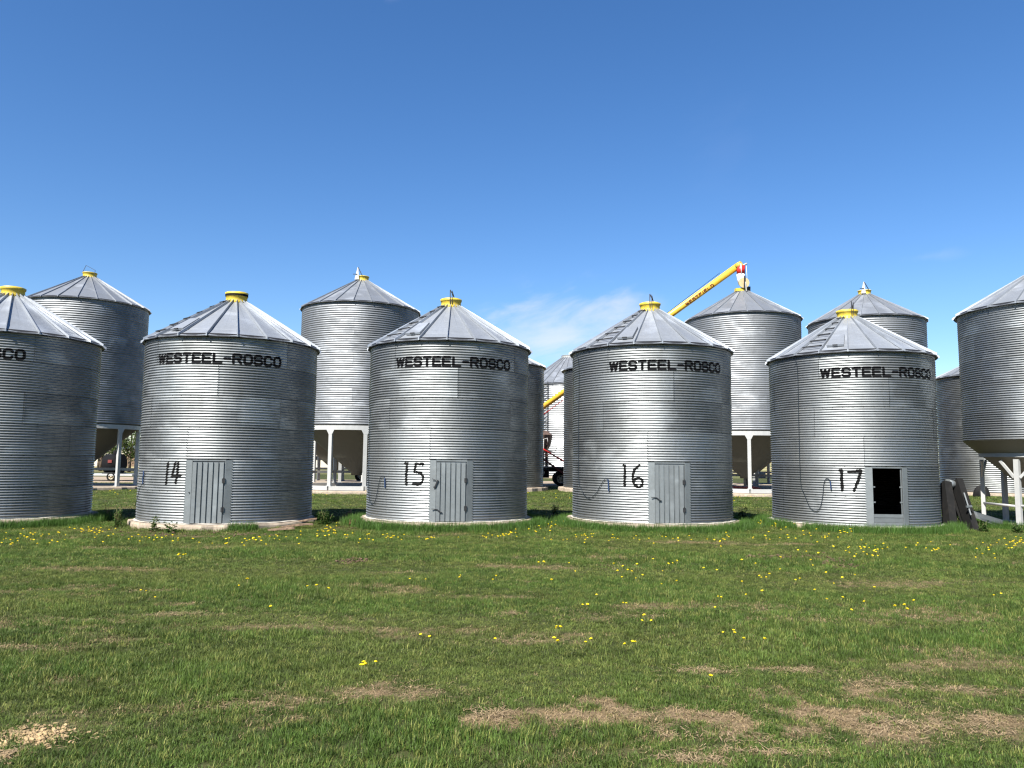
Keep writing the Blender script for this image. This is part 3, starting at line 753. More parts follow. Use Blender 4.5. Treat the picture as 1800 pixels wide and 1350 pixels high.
# ------------------------------------------------------------------ hopper-bottom bins
def hopper_bin(loc, R, zb, ze, label, ncor, tiers, amp, wallmat, roofmat, leg_angles, ring_r, ring_z, skid=0.0, nroof=22, lever='white', slope=0.60, capdy=0, cap=True, simple=False, name='hopper_bin', group='tall hopper bins on legs behind the front row', cone_bot=0.95, legw=0.17, rz=0, padr=None, brace=True, conemat='cone', tub=0.0, padz=0.15, padmat='concrete', ringh=0.11):
    t = empty(name, (loc[0], loc[1], 0), 0, label, 'grain bin', group)
    th = (ze - zb) / tiers; off = 0.11
    def put(nm, me, ang=0.0, z=0.0):
        o = mesh_obj(nm, me, t); o.rotation_euler = (0, 0, rz + ang); o.location = (0, 0, z); return o
    for r in range(tiers):
        for q in range(4):
            put('wall_sheet', corr_mesh(R + 0.003 * (q % 2), th, ncor, amp, 0, math.pi / 2, spp=5, mat=wallmat), rad(-40 + 45 * (r % 2)) + off * r * 0 + q * math.pi / 2, zb + r * th)
    er = R + 0.11; ez = ze - 0.11 * slope; cr = 0.33; cz = ze + (R - cr) * slope
    for k in range(nroof):
        a = 2 * math.pi * k / nroof + rad(4)
        put('roof_rib', rib_mesh(cr, cz, er, ez, roofmat), a); put('roof_sheet', roof_mesh(cr, cz, er, ez, 2 * math.pi / nroof, False, roofmat), a + math.pi / nroof)
    MB().lathe([(R + amp + .004, ze - 0.06), (R + amp + .012, ze - 0.004), (er - 0.012, ez - 0.025)], 72).build('eave_shade_trim', M['darkgrey'], t)  # dark strip, eave shade put into its colour
    if cap:
        b = MB(); b.lathe([(cr + .03, cz - 0.02), (cr, cz), (cr, cz + 0.20), (cr + .03, cz + .21), (cr + .03, cz + .25), (0, cz + .29)], 28); b.build('filler_cap', M['yellow'], t)
    if lever == 'white':
        b = MB(); b.add([(-0.34, -0.36, cz + .02), (-0.10, -0.40, cz + .02), (-0.16, -0.36, cz + 0.68), (-0.20, -0.34, cz + .68), (-0.34, -0.30, cz + .02), (-0.10, -0.34, cz + .02)], [(0, 1, 2, 3), (1, 5, 2), (4, 0, 3), (5, 4, 3, 2)])
        b.build('lid_lever', M['white'], t)
        b = MB(); b.bar((-0.16, -0.37, cz + 0.66), (0.05, -0.40, cz + 0.24), 0.05, 0.03); b.bar((-.42, -.36, cz + .3), (-.2, -.38, cz + .3), .03); b.build('lever_arm', M['darkgrey'], t)
    elif lever == 'wire':
        b = MB(); b.bar((-0.30, -0.2, cz + 0.2), (-0.12, -0.2, cz + 0.62), 0.018); b.bar((-0.12, -0.2, cz + 0.62), (0.38, -0.2, cz + 0.36), 0.018); b.bar((0.38, -0.2, cz + 0.36), (0.36, -0.2, cz + 0.08), 0.018); b.build('lid_lever', M['darkgrey'], t)
    # cone, ring beam, legs
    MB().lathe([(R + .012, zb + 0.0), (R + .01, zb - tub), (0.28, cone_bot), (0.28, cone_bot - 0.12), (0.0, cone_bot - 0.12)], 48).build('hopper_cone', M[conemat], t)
    MB().lathe([(ring_r + .02, ring_z + .11), (ring_r + .05, ring_z + .10), (ring_r + .05, ring_z + .11 - 2 * ringh), (ring_r - .03, ring_z + .11 - 2 * ringh), (ring_r - .03, ring_z + .11), (ring_r + .02, ring_z + .11)], 66, smooth=False).build('ring_beam', M['white'], t)
    fz = padz + 0.01 + skid
    for a in leg_angles:
        b = MB(); m_ = Matrix.Rotation(rad(a), 3, 'Z'); rr = ring_r - 0.01
        b.box(m_ @ Vector((0, -rr, (fz + ring_z - .1) / 2)), (legw, legw * 0.8, ring_z - .1 - fz), m_)
        if not simple:
            # flared gusset at the head of the leg
            gz_ = ring_z - .11; y_ = -rr - legw * 0.42
            b.add([m_ @ Vector(p) for p in ((-legw / 2, y_, gz_ - .22), (legw / 2, y_, gz_ - .22), (legw * 1.2, y_, gz_), (-legw * 1.2, y_, gz_), (-legw / 2, y_ + .02, gz_ - .22), (legw / 2, y_ + .02, gz_ - .22), (legw * 1.2, y_ + .02, gz_), (-legw * 1.2, y_ + .02, gz_))],
                  [(0, 1, 2, 3), (7, 6, 5, 4), (0, 4, 5, 1), (1, 5, 6, 2), (3, 7, 4, 0)])
        b.box(m_ @ Vector((0, -rr, fz + .01)), (legw * 1.5, legw * 1.3, 0.03), m_)
        b.build('leg', M['white'], t)
    if skid:
        la = sorted(leg_angles)
        for a, c in zip(la, la[1:] + [la[0] + 360]):
            b = MB(); p = Vector(polar(ring_r, rad(a), fz - skid / 2)); q = Vector(polar(ring_r, rad(c), fz - skid / 2))
            b.bar(p, q, 0.30, skid * 0.96); b.build('base_beam', M['white'], t)
    if brace:
        la = [a for a in sorted(leg_angles) if 95 < (a % 360) < 265]; la = sorted(a % 360 for a in la)
        for a, c in zip(la, la[1:]):
            b = MB(); b.bar(polar(ring_r, rad(a), 0.95), polar(ring_r, rad(c), 0.95), 0.06, 0.14); b.build('brace', M['white'], t)
    pad(t, padr or ring_r + 0.5, padz, int(abs(loc[0] * 10)), mat=padmat)
    return t
def eleven(o): return [o + 360 / 11 * k for k in range(11)]
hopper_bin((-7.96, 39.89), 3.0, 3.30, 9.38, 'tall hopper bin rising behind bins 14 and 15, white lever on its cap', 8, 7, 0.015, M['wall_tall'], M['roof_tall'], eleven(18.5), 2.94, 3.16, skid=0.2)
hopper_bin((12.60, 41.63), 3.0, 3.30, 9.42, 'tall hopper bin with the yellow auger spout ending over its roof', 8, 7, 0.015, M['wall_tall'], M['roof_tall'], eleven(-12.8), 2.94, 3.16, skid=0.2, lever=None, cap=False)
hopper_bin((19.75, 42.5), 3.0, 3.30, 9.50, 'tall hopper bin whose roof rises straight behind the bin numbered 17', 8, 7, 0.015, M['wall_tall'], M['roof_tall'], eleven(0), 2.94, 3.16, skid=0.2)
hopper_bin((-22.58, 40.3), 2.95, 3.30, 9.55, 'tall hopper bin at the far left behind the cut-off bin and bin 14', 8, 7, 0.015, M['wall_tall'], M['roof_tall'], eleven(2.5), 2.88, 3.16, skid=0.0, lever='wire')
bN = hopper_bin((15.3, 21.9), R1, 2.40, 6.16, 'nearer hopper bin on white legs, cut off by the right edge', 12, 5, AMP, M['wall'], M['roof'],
                [-62, -26, 10, 46, 82, 118, 154, 190, 232], 1.70, 1.98, lever=None, nroof=20, cone_bot=0.70, legw=0.13, padr=2.1, brace=False, conemat='cone_half_shaded', tub=0.0, padz=0.03, padmat='yard', ringh=0.075, group='hopper bins seen in the front row', simple=True)
def bp(a, z, r=1.70): return polar(r, rad(a), z)
for a, c, z in ((-62, -26, 0.62), (-26, 10, 0.60), (10, 46, 0.6), (-62, 232 - 360, 0.60)):
    MB().tube([bp(a, z), bp(c, z)], 0.035, 8).build('cross_pipe', M['white'], bN)
for a in (-62, -26, 10, 46, 232):
    for s_ in (-1, 1):
        MB().bar(bp(a + s_ * 2.5, 1.38), bp(a + s_ * 16, 1.84), 0.05, 0.07).build('knee_brace', M['white'], bN)
# bins beyond, seen between and under the others
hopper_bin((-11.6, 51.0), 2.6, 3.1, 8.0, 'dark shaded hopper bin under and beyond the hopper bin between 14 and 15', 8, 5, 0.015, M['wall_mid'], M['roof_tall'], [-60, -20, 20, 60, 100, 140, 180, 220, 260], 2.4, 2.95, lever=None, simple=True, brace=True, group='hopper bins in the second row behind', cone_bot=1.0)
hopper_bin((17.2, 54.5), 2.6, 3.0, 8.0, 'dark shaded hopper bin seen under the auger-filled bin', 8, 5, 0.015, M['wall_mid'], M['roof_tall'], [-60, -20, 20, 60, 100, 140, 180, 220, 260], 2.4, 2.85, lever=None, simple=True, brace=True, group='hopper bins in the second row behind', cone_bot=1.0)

# tan lid stood open, on the auger-filled bin
cz3 = 9.42 + (3.0 - .33) * .6
ld = empty('open_lid', (12.60, 41.63, cz3), 0, 'round tan lid standing open on the auger-filled bin', 'bin lid')
b = MB(); b.lathe([(0.33, 0.0), (0.33, 0.16), (0.30, 0.17)], 28); b.build('filler_cap', M['yellow'], ld)
b = MB()
n = 30; vs = [(0.05, -0.12, 0.62)]
for s_ in (-0.15, -0.10):
    for k in range(n): vs.append((0.0 + 0.29 * math.cos(2 * math.pi * k / n), s_ - .28, 0.42 + 0.29 * math.sin(2 * math.pi * k / n)))
b.add(vs[1:], [tuple(range(n)), tuple(reversed(range(n, 2 * n)))] + [(k, n + k, n + (k + 1) % n, (k + 1) % n) for k in range(n)])
b.build('lid', M['tan'], ld)
b = MB(); b.bar((0.03, -0.47, 0.80), (0.00, -0.47, 0.10), 0.08, 0.03); b.bar((0.10, -.22, .35), (0.2, -.5, -0.2), .05); b.build('lever', M['darkgrey'], ld)
b = MB(); b.bar((0.05, -0.50, 0.45), (0.09, -0.50, -0.05), 0.05, 0.02); b.build('lever_arm', M['white'], ld)
MB().box((-0.22, -0.2, 0.05), (0.42, 0.3, 0.16)).build('hinge_box', M['yellow'], ld)
MB().box((0.33, -0.1, 0.1), (0.14, 0.3, 0.3)).build('hinge_plate', M['darkgrey'], ld)

# ------------------------------------------------------------------ flat bins of the middle row and the big bright bin
def plain_bin(loc, R, zb, ze, label, wallmat, ncor, tiers, slope=0.5, nroof=24, pitch=None, ladder=False, group='flat-bottomed bins behind the front row', apex_r=0.35, amp=0.015, rm='roof_tall'):
    t = empty('grain_bin', (loc[0], loc[1], 0), 0, label, 'grain bin', group)
    th = (ze - zb) / tiers
    for r in range(tiers):
        for q in range(4):
            o = mesh_obj('wall_sheet', corr_mesh(R + 0.003 * (q % 2), th, ncor, amp, 0, math.pi / 2, spp=5, mat=wallmat), t)
            o.rotation_euler = (0, 0, rad(-50 + 45 * (r % 2)) + q * math.pi / 2); o.location = (0, 0, zb + r * th)
    er = R + 0.15; ez = ze - 0.15 * slope; cz = ze + (R - apex_r) * slope
    for k in range(nroof):
        a = 2 * math.pi * k / nroof
        for nm, me, aa in (('roof_rib', rib_mesh(apex_r, cz, er, ez, M[rm], 0.06, 0.08), a), ('roof_sheet', roof_mesh(apex_r, cz, er, ez, 2 * math.pi / nroof, False, M[rm]), a + math.pi / nroof)):
            o = mesh_obj(nm, me, t); o.rotation_euler = (0, 0, aa)
    MB().lathe([(R + amp + .004, ze - 0.06), (R + amp + .012, ze - 0.004), (er - 0.012, ez - 0.025)], 72).build('eave_shade_trim', M['darkgrey'], t)  # coloured dark to stand for shade below the roof edge
    MB().lathe([(apex_r + .03, cz - .02), (apex_r, cz + .2), (apex_r + .04, cz + .22), (0, cz + .3)], 24).build('filler_cap', M['white'], t)
    pad(t, R + 0.22, zb, int(R * 7 + abs(loc[0])), n=64)
    return t
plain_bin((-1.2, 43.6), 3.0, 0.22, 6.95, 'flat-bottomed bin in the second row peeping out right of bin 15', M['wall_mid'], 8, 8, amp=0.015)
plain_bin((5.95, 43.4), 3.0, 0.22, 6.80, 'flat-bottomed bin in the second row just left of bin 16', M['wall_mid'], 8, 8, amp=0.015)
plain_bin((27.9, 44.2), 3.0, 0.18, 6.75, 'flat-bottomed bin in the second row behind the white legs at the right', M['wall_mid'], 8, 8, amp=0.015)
bD = plain_bin((5.8, 76.0), 4.9, 0.2, 8.9, 'big bright bin far back between bins 15 and 16', M['wall_bright'], 5, 9, slope=0.72, nroof=30, group='far large bins', apex_r=0.9, amp=0.03)
b = MB()
for z in np.arange(0.6, 8.8, 0.35): b.box((-2.7, -4.32, float(z)), (0.45, 0.05, 0.05))
b.bar((-2.95, -4.28, 0.3), (-2.95, -4.28, 9.0), 0.06); b.bar((-2.45, -4.4, 0.3), (-2.45, -4.4, 9.0), 0.06)
b.build('ladder', M['darkgrey'], bD)

# ------------------------------------------------------------------ yellow auger
A_top = Vector((12.34, 41.5, 12.42)); A_low = Vector((2.70, 51.0, 5.65))
A_end = A_top + (A_low - A_top) * 1.84
au = empty('grain_auger', (A_end.x, A_end.y, 0), 0, 'long yellow grain auger tube sloping up to the hopper bin behind 16', 'grain auger')
au_o = Vector((A_end.x, A_end.y, 0)); L = lambda p: Vector(p) - au_o
TR = 0.185
MB().tube([L(A_end), L(A_top)], TR, 20).build('tube', M['yellow_tube'], au)
ax = (A_top - A_end).normalized(); side = ax.cross(Vector((0, 0, 1))).normalized(); upv = side.cross(ax)
if side.y > 0: side = -side
side = Vector(side)
# printed name along the tube, on the camera side
vd = (Vector((0, 0, 1.75)) - A_top).normalized(); vd = (vd - ax * vd.dot(ax)).normalized(); wd = ax.cross(vd).normalized()
if wd.z < 0: wd = -wd
st, W_ = text_strokes('WESTFIELD', 0.15, 0.15, 0.085, 0.024)
def place(u, v):
    th_ = (v - 0.07) / TR - 0.32
    p = A_top - ax * (1.65 + (W_ - u)) + (vd * math.cos(th_) + wd * math.sin(th_)) * (TR + 0.004)
    return tuple(L(p))
raster(st, W_, 0.14, 0.02, place).build('painted_name', M['darkred'], au)
for k in (5.9, 8.6):
    MB().box(L(A_top - ax * k - wd * 0.24), (0.25, 0.1, 0.1), Matrix((ax, vd, wd)).transposed()).build('clamp', M['white'], au)
MB().tube([L(A_top - ax * 1.0 + wd * .28), L(A_top - ax * 10 + wd * .1)], 0.012, 5).build('cable', M['black'], au)
MB().tube([L(A_top - ax * 8.5 - wd * .34), L(A_top - ax * 16 - wd * .42), L(A_end - wd * .25)], 0.03, 6).build('truss_rod', M['red'], au)
# head: hood, red spout, white sock, pulley
MB().tube([L(A_top - ax * 0.05), L(A_top + ax * 0.28 + Vector((0, 0, -0.02)))], [TR * 1.05, TR * 0.9], 16).build('hood', M['yellow'], au)
b = MB(); m_ = Matrix.Rotation(rad(0), 3, 'Z'); p0 = A_top + Vector((0.16, -0.03, -0.02))
b.tube([L(p0 + Vector((0, 0, 0.02))), L(p0 + Vector((0.02, 0, -0.42)))], [0.25, 0.22], 14); b.build('spout', M['red'], au)
MB().tube([L(p0 + Vector((0.0, 0, -0.42))), L(p0 + Vector((0.03, 0, -0.75))), L(p0 + Vector((0.05, 0, -1.0)))], [0.22, 0.215, 0.17], 14).build('spout_sock', M['cloth'], au)
MB().tube([L(p0 + Vector((-.06, -.27, 0.1))), L(p0 + Vector((-.03, -.27, -0.45)))], 0.025, 6).build('strap', M['cloth'], au)
MB().tube([L(p0 + Vector((.12, -.06, .06))), L(p0 + Vector((.34, -.06, .16)))], 0.05, 8).build('shaft_guard', M['white'], au)
MB().tube([L(p0 + Vector((.30, -.05, .12))), L(p0 + Vector((.36, -.05, -1.2)))], 0.010, 5).build('pull_rope', M['cloth'], au)
# lift frame and wheels
Wc = Vector((-1.8, 57.0, 0))
for sy in (-1.1, 1.1):
    b = MB(); b.bar(L(Wc + Vector((0, sy, 0.45))), L(A_top - ax * 19.5 + Vector((0, sy * .2, -.2))), 0.14, 0.1); b.build('lift_arm', M['red'], au)
    b = MB(); b.bar(L(Wc + Vector((0, sy, 0.45))), L(A_top - ax * 25 + Vector((0, sy * .2, -.15))), 0.10, 0.1); b.build('lower_arm', M['darkred'], au)
def wheel(parent, c, r, w, axis='y', rim='cream'):
    c = Vector(c); d = Vector((0, 1, 0)) if axis == 'y' else Vector((1, 0, 0)); u = Vector((1, 0, 0)) if axis == 'y' else Vector((0, 1, 0)); z = Vector((0, 0, 1))
    wh = MB(); prof = [(0.58, -.42), (.62, -.5), (.92, -.5), (1.0, -.35), (1.0, .35), (.92, .5), (.62, .5), (.58, .42)]; n = 28; vs = []
    for k in range(n):
        a = 2 * math.pi * k / n
        for q, s_ in prof: vs.append(c + (u * math.cos(a) + z * math.sin(a)) * r * q + d * w * s_)
    m = len(prof)
    wh.add(vs, [(k * m + i, k * m + (i + 1) % m, ((k + 1) % n) * m + (i + 1) % m, ((k + 1) % n) * m + i) for k in range(n) for i in range(m)], True)
    ob = empty('wheel', (0, 0, 0)); ob.parent = parent
    wh.build('tyre', M['rubber'], ob)
    rm = MB(); vs = []
    pr = [(0.6, -.40), (.5, -.30), (.46, -.12), (.22, -.16), (.18, -.36), (0.0, -.36)]
    for k in range(n):
        a = 2 * math.pi * k / n
        for q, s_ in pr: vs.append(c + (u * math.cos(a) + z * math.sin(a)) * r * q + d * w * s_)
    m = len(pr)
    rm.add(vs, [(k * m + i, k * m + i + 1, ((k + 1) % n) * m + i + 1, ((k + 1) % n) * m + i) for k in range(n) for i in range(m - 1)], True)
    rm.build('rim', M[rim], ob)
    hb = MB()
    for k in range(5):
        a = 2 * math.pi * (k + .3) / 5; hb.box(c + (u * math.cos(a) + z * math.sin(a)) * r * .36 - d * w * .16, (.07, .03, .07) if axis == 'y' else (.03, .07, .07))
    hb.build('rim_hole', M['black'], ob)
for sy in (-1.1, 1.1): wheel(au, L(Wc + Vector((0, sy, 0.38))), 0.38, 0.2, rim='red')
MB().bar(L(Wc + Vector((0, -1.1, 0.38))), L(Wc + Vector((0, 1.1, 0.38))), 0.09).build('axle', M['darkred'], au)
b = MB(); e = A_end; b.box(L((e.x, e.y, 0.32)), (1.2, 0.9, 0.45), taper=1.15); b.build('intake_hopper', M['yellow_tube'], au)

# ------------------------------------------------------------------ tender trailer seen between bins 15 and 16
tt = empty('grain_trailer', (1.5, 51.6, 0), 0, 'dark flat trailer with a rusty brown hopper on it, between bins 15 and 16', 'trailer')
MB().box((0, 0, 1.22), (6.4, 2.2, 0.10)).build('deck', M['palewood'], tt)
MB().box((0, 0, 1.05), (6.2, 1.0, 0.22)).build('frame', M['darkgrey'], tt)
b = MB(); b.box((0.55, -0.75, 0.84), (0.85, 0.55, 0.62)); b.build('side_box', M['black'], tt)
b = MB()
for z in (.56, 1.10): b.box((0.55, -1.035, z), (0.86, 0.02, 0.03))
for x in (.13, .97): b.box((x, -1.035, .83), (.03, .02, .5))
b.build('box_edge', M['palewood'], tt)
MB().box((0.55, -1.045, 0.86), (0.30, 0.01, 0.20)).build('box_plate', M['cream'], tt)
for x in (1.75, -2.0):
    for y in (-0.95, 0.95): wheel(tt, (x, y, 0.47), 0.46, 0.28)
b = MB(); b.lathe([(0.35, 1.75), (1.05, 2.6), (1.22, 3.35), (0.9, 3.62), (0.0, 3.75)], 12, c=(0.05, 0, 0), smooth=False); b.build('hopper', M['rust'], tt)
for x in (-.75, .85):
    for y in (-.7, .7): MB().bar((x, y, 1.27), (x * .9 + .05, y * .9, 3.0), .09).build('hopper_leg', M['rust'], tt)
b = MB(); b.bar((0.62, -.8, 2.3), (0.95, -.8, 2.35), .06); b.bar((0.95, -.8, 2.25), (1.35, -.8, 2.2), .12, .1); b.bar((1.35, -.8, 2.2), (1.5, -.8, 2.45), .04); b.build('crank', M['darkgrey'], tt)
b = MB(); b.tube([(0.62, -1.02, 1.3), (0.62, -1.02, 3.05), (.85, -1.02, 3.12), (.9, -1.02, 2.8)], 0.035, 6); b.build('grab_rail', M['white'], tt)
b = MB(); b.bar((0.0, -1.25, 2.72), (2.4, -1.25, 1.35), 0.13, 0.10); b.bar((0.1, -1.2, 2.2), (0.9, -1.2, 2.0), .05); b.build('red_arm', M['red'], tt)
b = MB(); b.bar((0.2, -1.22, 2.0), (2.2, -1.22, 0.65), 0.14, 0.12); b.build('lower_arm', M['darkred'], tt)

# ------------------------------------------------------------------ far left: trailer with tank, under the left tall bin
tk = empty('tank_trailer', (-27.6, 52.0, 0), 0, 'low flat trailer carrying a black tank, seen under the far left hopper bin', 'trailer')
MB().box((0, 0, 0.42), (5.2, 1.8, 0.12)).build('deck', M['white'], tk)
for x in (-1.6, 1.2):
    wheel(tk, (x, -.8, .3), .30, .2)
b = MB(); b.tube([(.4, 0, 1.15), (1.5, 0, 1.15)], .62, 20); b.build('tank', M['black'], tk)
MB().box((.95, -.6, 1.30), (.26, .12, .2)).build('tank_plate', M['darkred'], tk)
MB().box((.95, 0, .52), (1.1, 1.0, .08)).build('tank_cradle', M['darkgrey'], tk)
MB().lathe([(.14, 1.75), (.14, 2.0), (0, 2.05)], 12, c=(.95, 0, 0)).build('tank_neck', M['black'], tk)
MB().box((-.65, -.5, .64), (.7, .5, .30), taper=.8).build('yellow_bag', M['orange'], tk)

# small farm trailer wheel peeping left of bin 15
ft = empty('farm_trailer', (-9.5, 54.6, 0), 0, 'small farm trailer with cream wheels half hidden by a white leg left of bin 15', 'trailer')
MB().box((.6, 0, 1.05), (3.6, 1.6, 0.16)).build('deck', M['palewood'], ft)
MB().box((.6, 0, .9), (3.4, .6, .14)).build('frame', M['darkgrey'], ft)
for x in (-.85, 1.6):
    for y in (-.8, .8): wheel(ft, (x, y, .5), .5, .26, rim='cream')
MB().box((-1.5, -.4, .75), (.25, .1, .5)).build('drop_leg', M['black'], ft)

# ------------------------------------------------------------------ things right of bin 17
cf = empty('conveyor_frame', (12.1, 20.75, 0), 0, 'dark steel conveyor frame with a grey roller, leaning on bin 17', 'conveyor')
def P(px, py, Y):
    a0, b0 = ground_at(px, 1200); x = px - 900; y = py - 675; r = rad(ROLL); t = rad(TILT)
    x, y = x * math.cos(r) + y * math.sin(r), -x * math.sin(r) + y * math.cos(r)
    u = x / _f; v = -y / _f; d = (u, math.cos(t) - v * math.sin(t), math.sin(t) + v * math.cos(t))
    k = Y / d[1]; return Vector((d[0] * k, Y, CAM_H + d[2] * k))
o_ = Vector((12.1, 20.75, 0)); Lc = lambda p: p - o_
def rail(a, b_, w, dep):
    d = (b_ - a).normalized(); q = MB(); q.bar(a, b_, w, dep, up=(0, -1, 0)); return q
rail(Lc(P(1712, 938, 20.3)), Lc(P(1682, 846, 21.3)), 0.17, 0.30).build('side_rail', M['rubber'], cf)
rail(Lc(P(1672, 934, 20.5)), Lc(P(1661, 850, 21.2)), 0.20, 0.30).build('side_rail', M['rubber'], cf)
rail(Lc(P(1690, 930, 21.0)), Lc(P(1670, 862, 21.6)), 0.10, 0.20).build('side_rail', M['rubber'], cf)
q = MB(); a = P(1697, 938, 20.6); c = P(1664, 852, 21.4); d2 = P(1674, 850, 21.5); e2 = P(1701, 925, 20.9)
q.add([Lc(a), Lc(e2), Lc(d2), Lc(c)] + [Lc(p) + Vector((0, .02, 0)) for p in (a, e2, d2, c)], [(0, 1, 2, 3), (7, 6, 5, 4), (0, 4, 5, 1), (1, 5, 6, 2), (2, 6, 7, 3), (3, 7, 4, 0)]); q.build('bed_plate', M['rubber'], cf)
MB().tube([Lc(P(1665, 849, 21.2)), Lc(P(1680, 853, 21.35))], 0.11, 16).build('roller', M['steel'], cf)
q = MB(); q.bar(Lc(P(1700, 905, 20.45)) + Vector((0, -.17, 0)), Lc(P(1688, 866, 20.9)) + Vector((0, -.17, 0)), .03); q.bar(Lc(P(1694, 890, 20.6)) + Vector((-.05, -.2, 0)), Lc(P(1697, 892, 20.6)) + Vector((.05, -.2, .05)), .05); q.build('bracket', M['steel'], cf)
sp = empty('metal_chute', (13.2, 21.3, 0), 0, 'pale galvanised half-round chute lying in the grass before the white legs', 'chute')
q = MB(); n = 10; vs = []
for a_, rr in ((Vector((-.42, .25, .30)), .17), (Vector((.10, -.15, .05)), .14)):
    for k in range(n + 1):
        an = math.pi * k / n; vs.append(a_ + Vector((math.cos(an) * rr * .5, math.cos(an) * rr * .8, math.sin(an) * rr)))
for a_, rr in ((Vector((-.42, .25, .30)), .155), (Vector((.14, -.20, .08)), .155)):
    for k in range(n + 1):
        an = math.pi * k / n; vs.append(a_ + Vector((math.cos(an) * rr * .5, math.cos(an) * rr * .8, math.sin(an) * rr)))
m = n + 1
q.add(vs, [(k, m + k, m + k + 1, k + 1) for k in range(n)] + [(2 * m + k, 2 * m + k + 1, 3 * m + k + 1, 3 * m + k) for k in range(n)] + [(k, k + 1, 2 * m + k + 1, 2 * m + k) for k in range(n)] + [(m + k, 3 * m + k, 3 * m + k + 1, m + k + 1) for k in range(n)], True)
q.build('trough', M['steel'], sp)
def lump(name, loc, dim, mat, label, cat, seed):
    bm = bmesh.new(); bmesh.ops.create_icosphere(bm, subdivisions=3, radius=1); r2 = random.Random(seed); s0 = r2.random() * 50
    for v in bm.verts:
        k = 1 + 0.35 * (float(fbm(v.co.x * 1.6 + s0, v.co.y * 1.6 + v.co.z * 1.1, 3)) - .5) * 2
        v.co = Vector((v.co.x * dim[0] * k, v.co.y * dim[1] * k, max(-0.2, v.co.z) * dim[2] * k))
    me = bpy.data.meshes.new(name); bm.to_mesh(me); bm.free(); me.polygons.foreach_set('use_smooth', [True] * len(me.polygons))
    o = mesh_obj(name, me, None, mat); o.location = loc; return tag(o, label, cat)
lump('tarp_heap', (24.9, 41.0, 0.0), (0.40, 0.34, 0.55), M['rubber'], 'crumpled dark tarpaulin heap at the foot of the bin behind the white legs', 'tarpaulin', 4)
lump('red_tarp', (13.0, 43.4, 0.15), (0.9, 0.6, 0.22), M['tarp_red'], 'faded red tarpaulin lying under the auger-filled hopper bin', 'tarpaulin', 9)
fr = empty('fuel_tank', (18.3, 49.4, 0), 0, 'dark tank on a stand glimpsed left of bin 17 under the hopper cone', 'tank')
MB().tube([(-.9, 0, 1.35), (.9, 0, 1.35)], .6, 18).build('tank', M['black'], fr)
for x in (-.6, .6): MB().box((x, 0, .4), (.1, .8, .8)).build('stand', M['darkgrey'], fr)
wb = MB().box((0, 0, .15), (.42, .4, .42)).build('white_pail', M['white']); wb.location = (16.0, 49.5, 0.72)
bench = empty('work_bench', (16.0, 49.5, 0), 0, 'low grey bench under the hopper cone left of bin 17', 'bench')
MB().box((0, 0, .70), (2.4, .7, .07)).build('top', M['palewood'], bench)
for x in (-1, 1): MB().box((x, 0, .33), (.1, .6, .66)).build('leg', M['darkgrey'], bench)
tag(wb, 'small white box standing on the low bench left of bin 17', 'box')

# rotten boards beside bin 14
for k, (px, py, ln, an, tl, lab) in enumerate(((505, 931, 1.15, 12, 4, 'longest rotten brown board lying against the pad of bin 14'), (520, 927, 0.95, 20, 7, 'upper rotten board, paler, on the heap at bin 14'), (492, 936, 0.6, 5, 0, 'short broken board end in front of the heap at bin 14'))):
    X, Y = ground_at(px, py); q = MB(); n = 9; vs = []
    r2 = random.Random(k + 3)
    for i in range(n):
        x = -ln / 2 + ln * i / (n - 1); w = .055 * (0.5 + 0.5 * math.sin(math.pi * (i + .8) / (n + .6))) + r2.uniform(-.012, .012)
        for sy, sz in ((-1, -1), (1, -1), (1, 1), (-1, 1)): vs.append((x + r2.uniform(-.01, .01), sy * w, sz * (.020 + r2.uniform(-.008, .008)) + .02 * math.sin(x * 5)))
    q.add(vs, [(i * 4 + j, i * 4 + (j + 1) % 4, (i + 1) * 4 + (j + 1) % 4, (i + 1) * 4 + j) for i in range(n - 1) for j in range(4)] + [(3, 2, 1, 0), tuple((n - 1) * 4 + j for j in range(4))])
    o = q.build('rotten_board', M['oldwood']); o.location = (X, Y + .1, .07 + .05 * (k == 1)); o.rotation_euler = (0, rad(-tl), rad(an)); tag(o, lab, 'board')
q = MB(); X, Y = ground_at(612, 915); q.bar((-.30, .2, .03), (.05, -.05, .24), .03, .07); o = q.build('rotten_board', M['oldwood']); o.location = (X, Y + .2, 0); tag(o, 'broken plank propped up in the shade between bins 14 and 15', 'board')

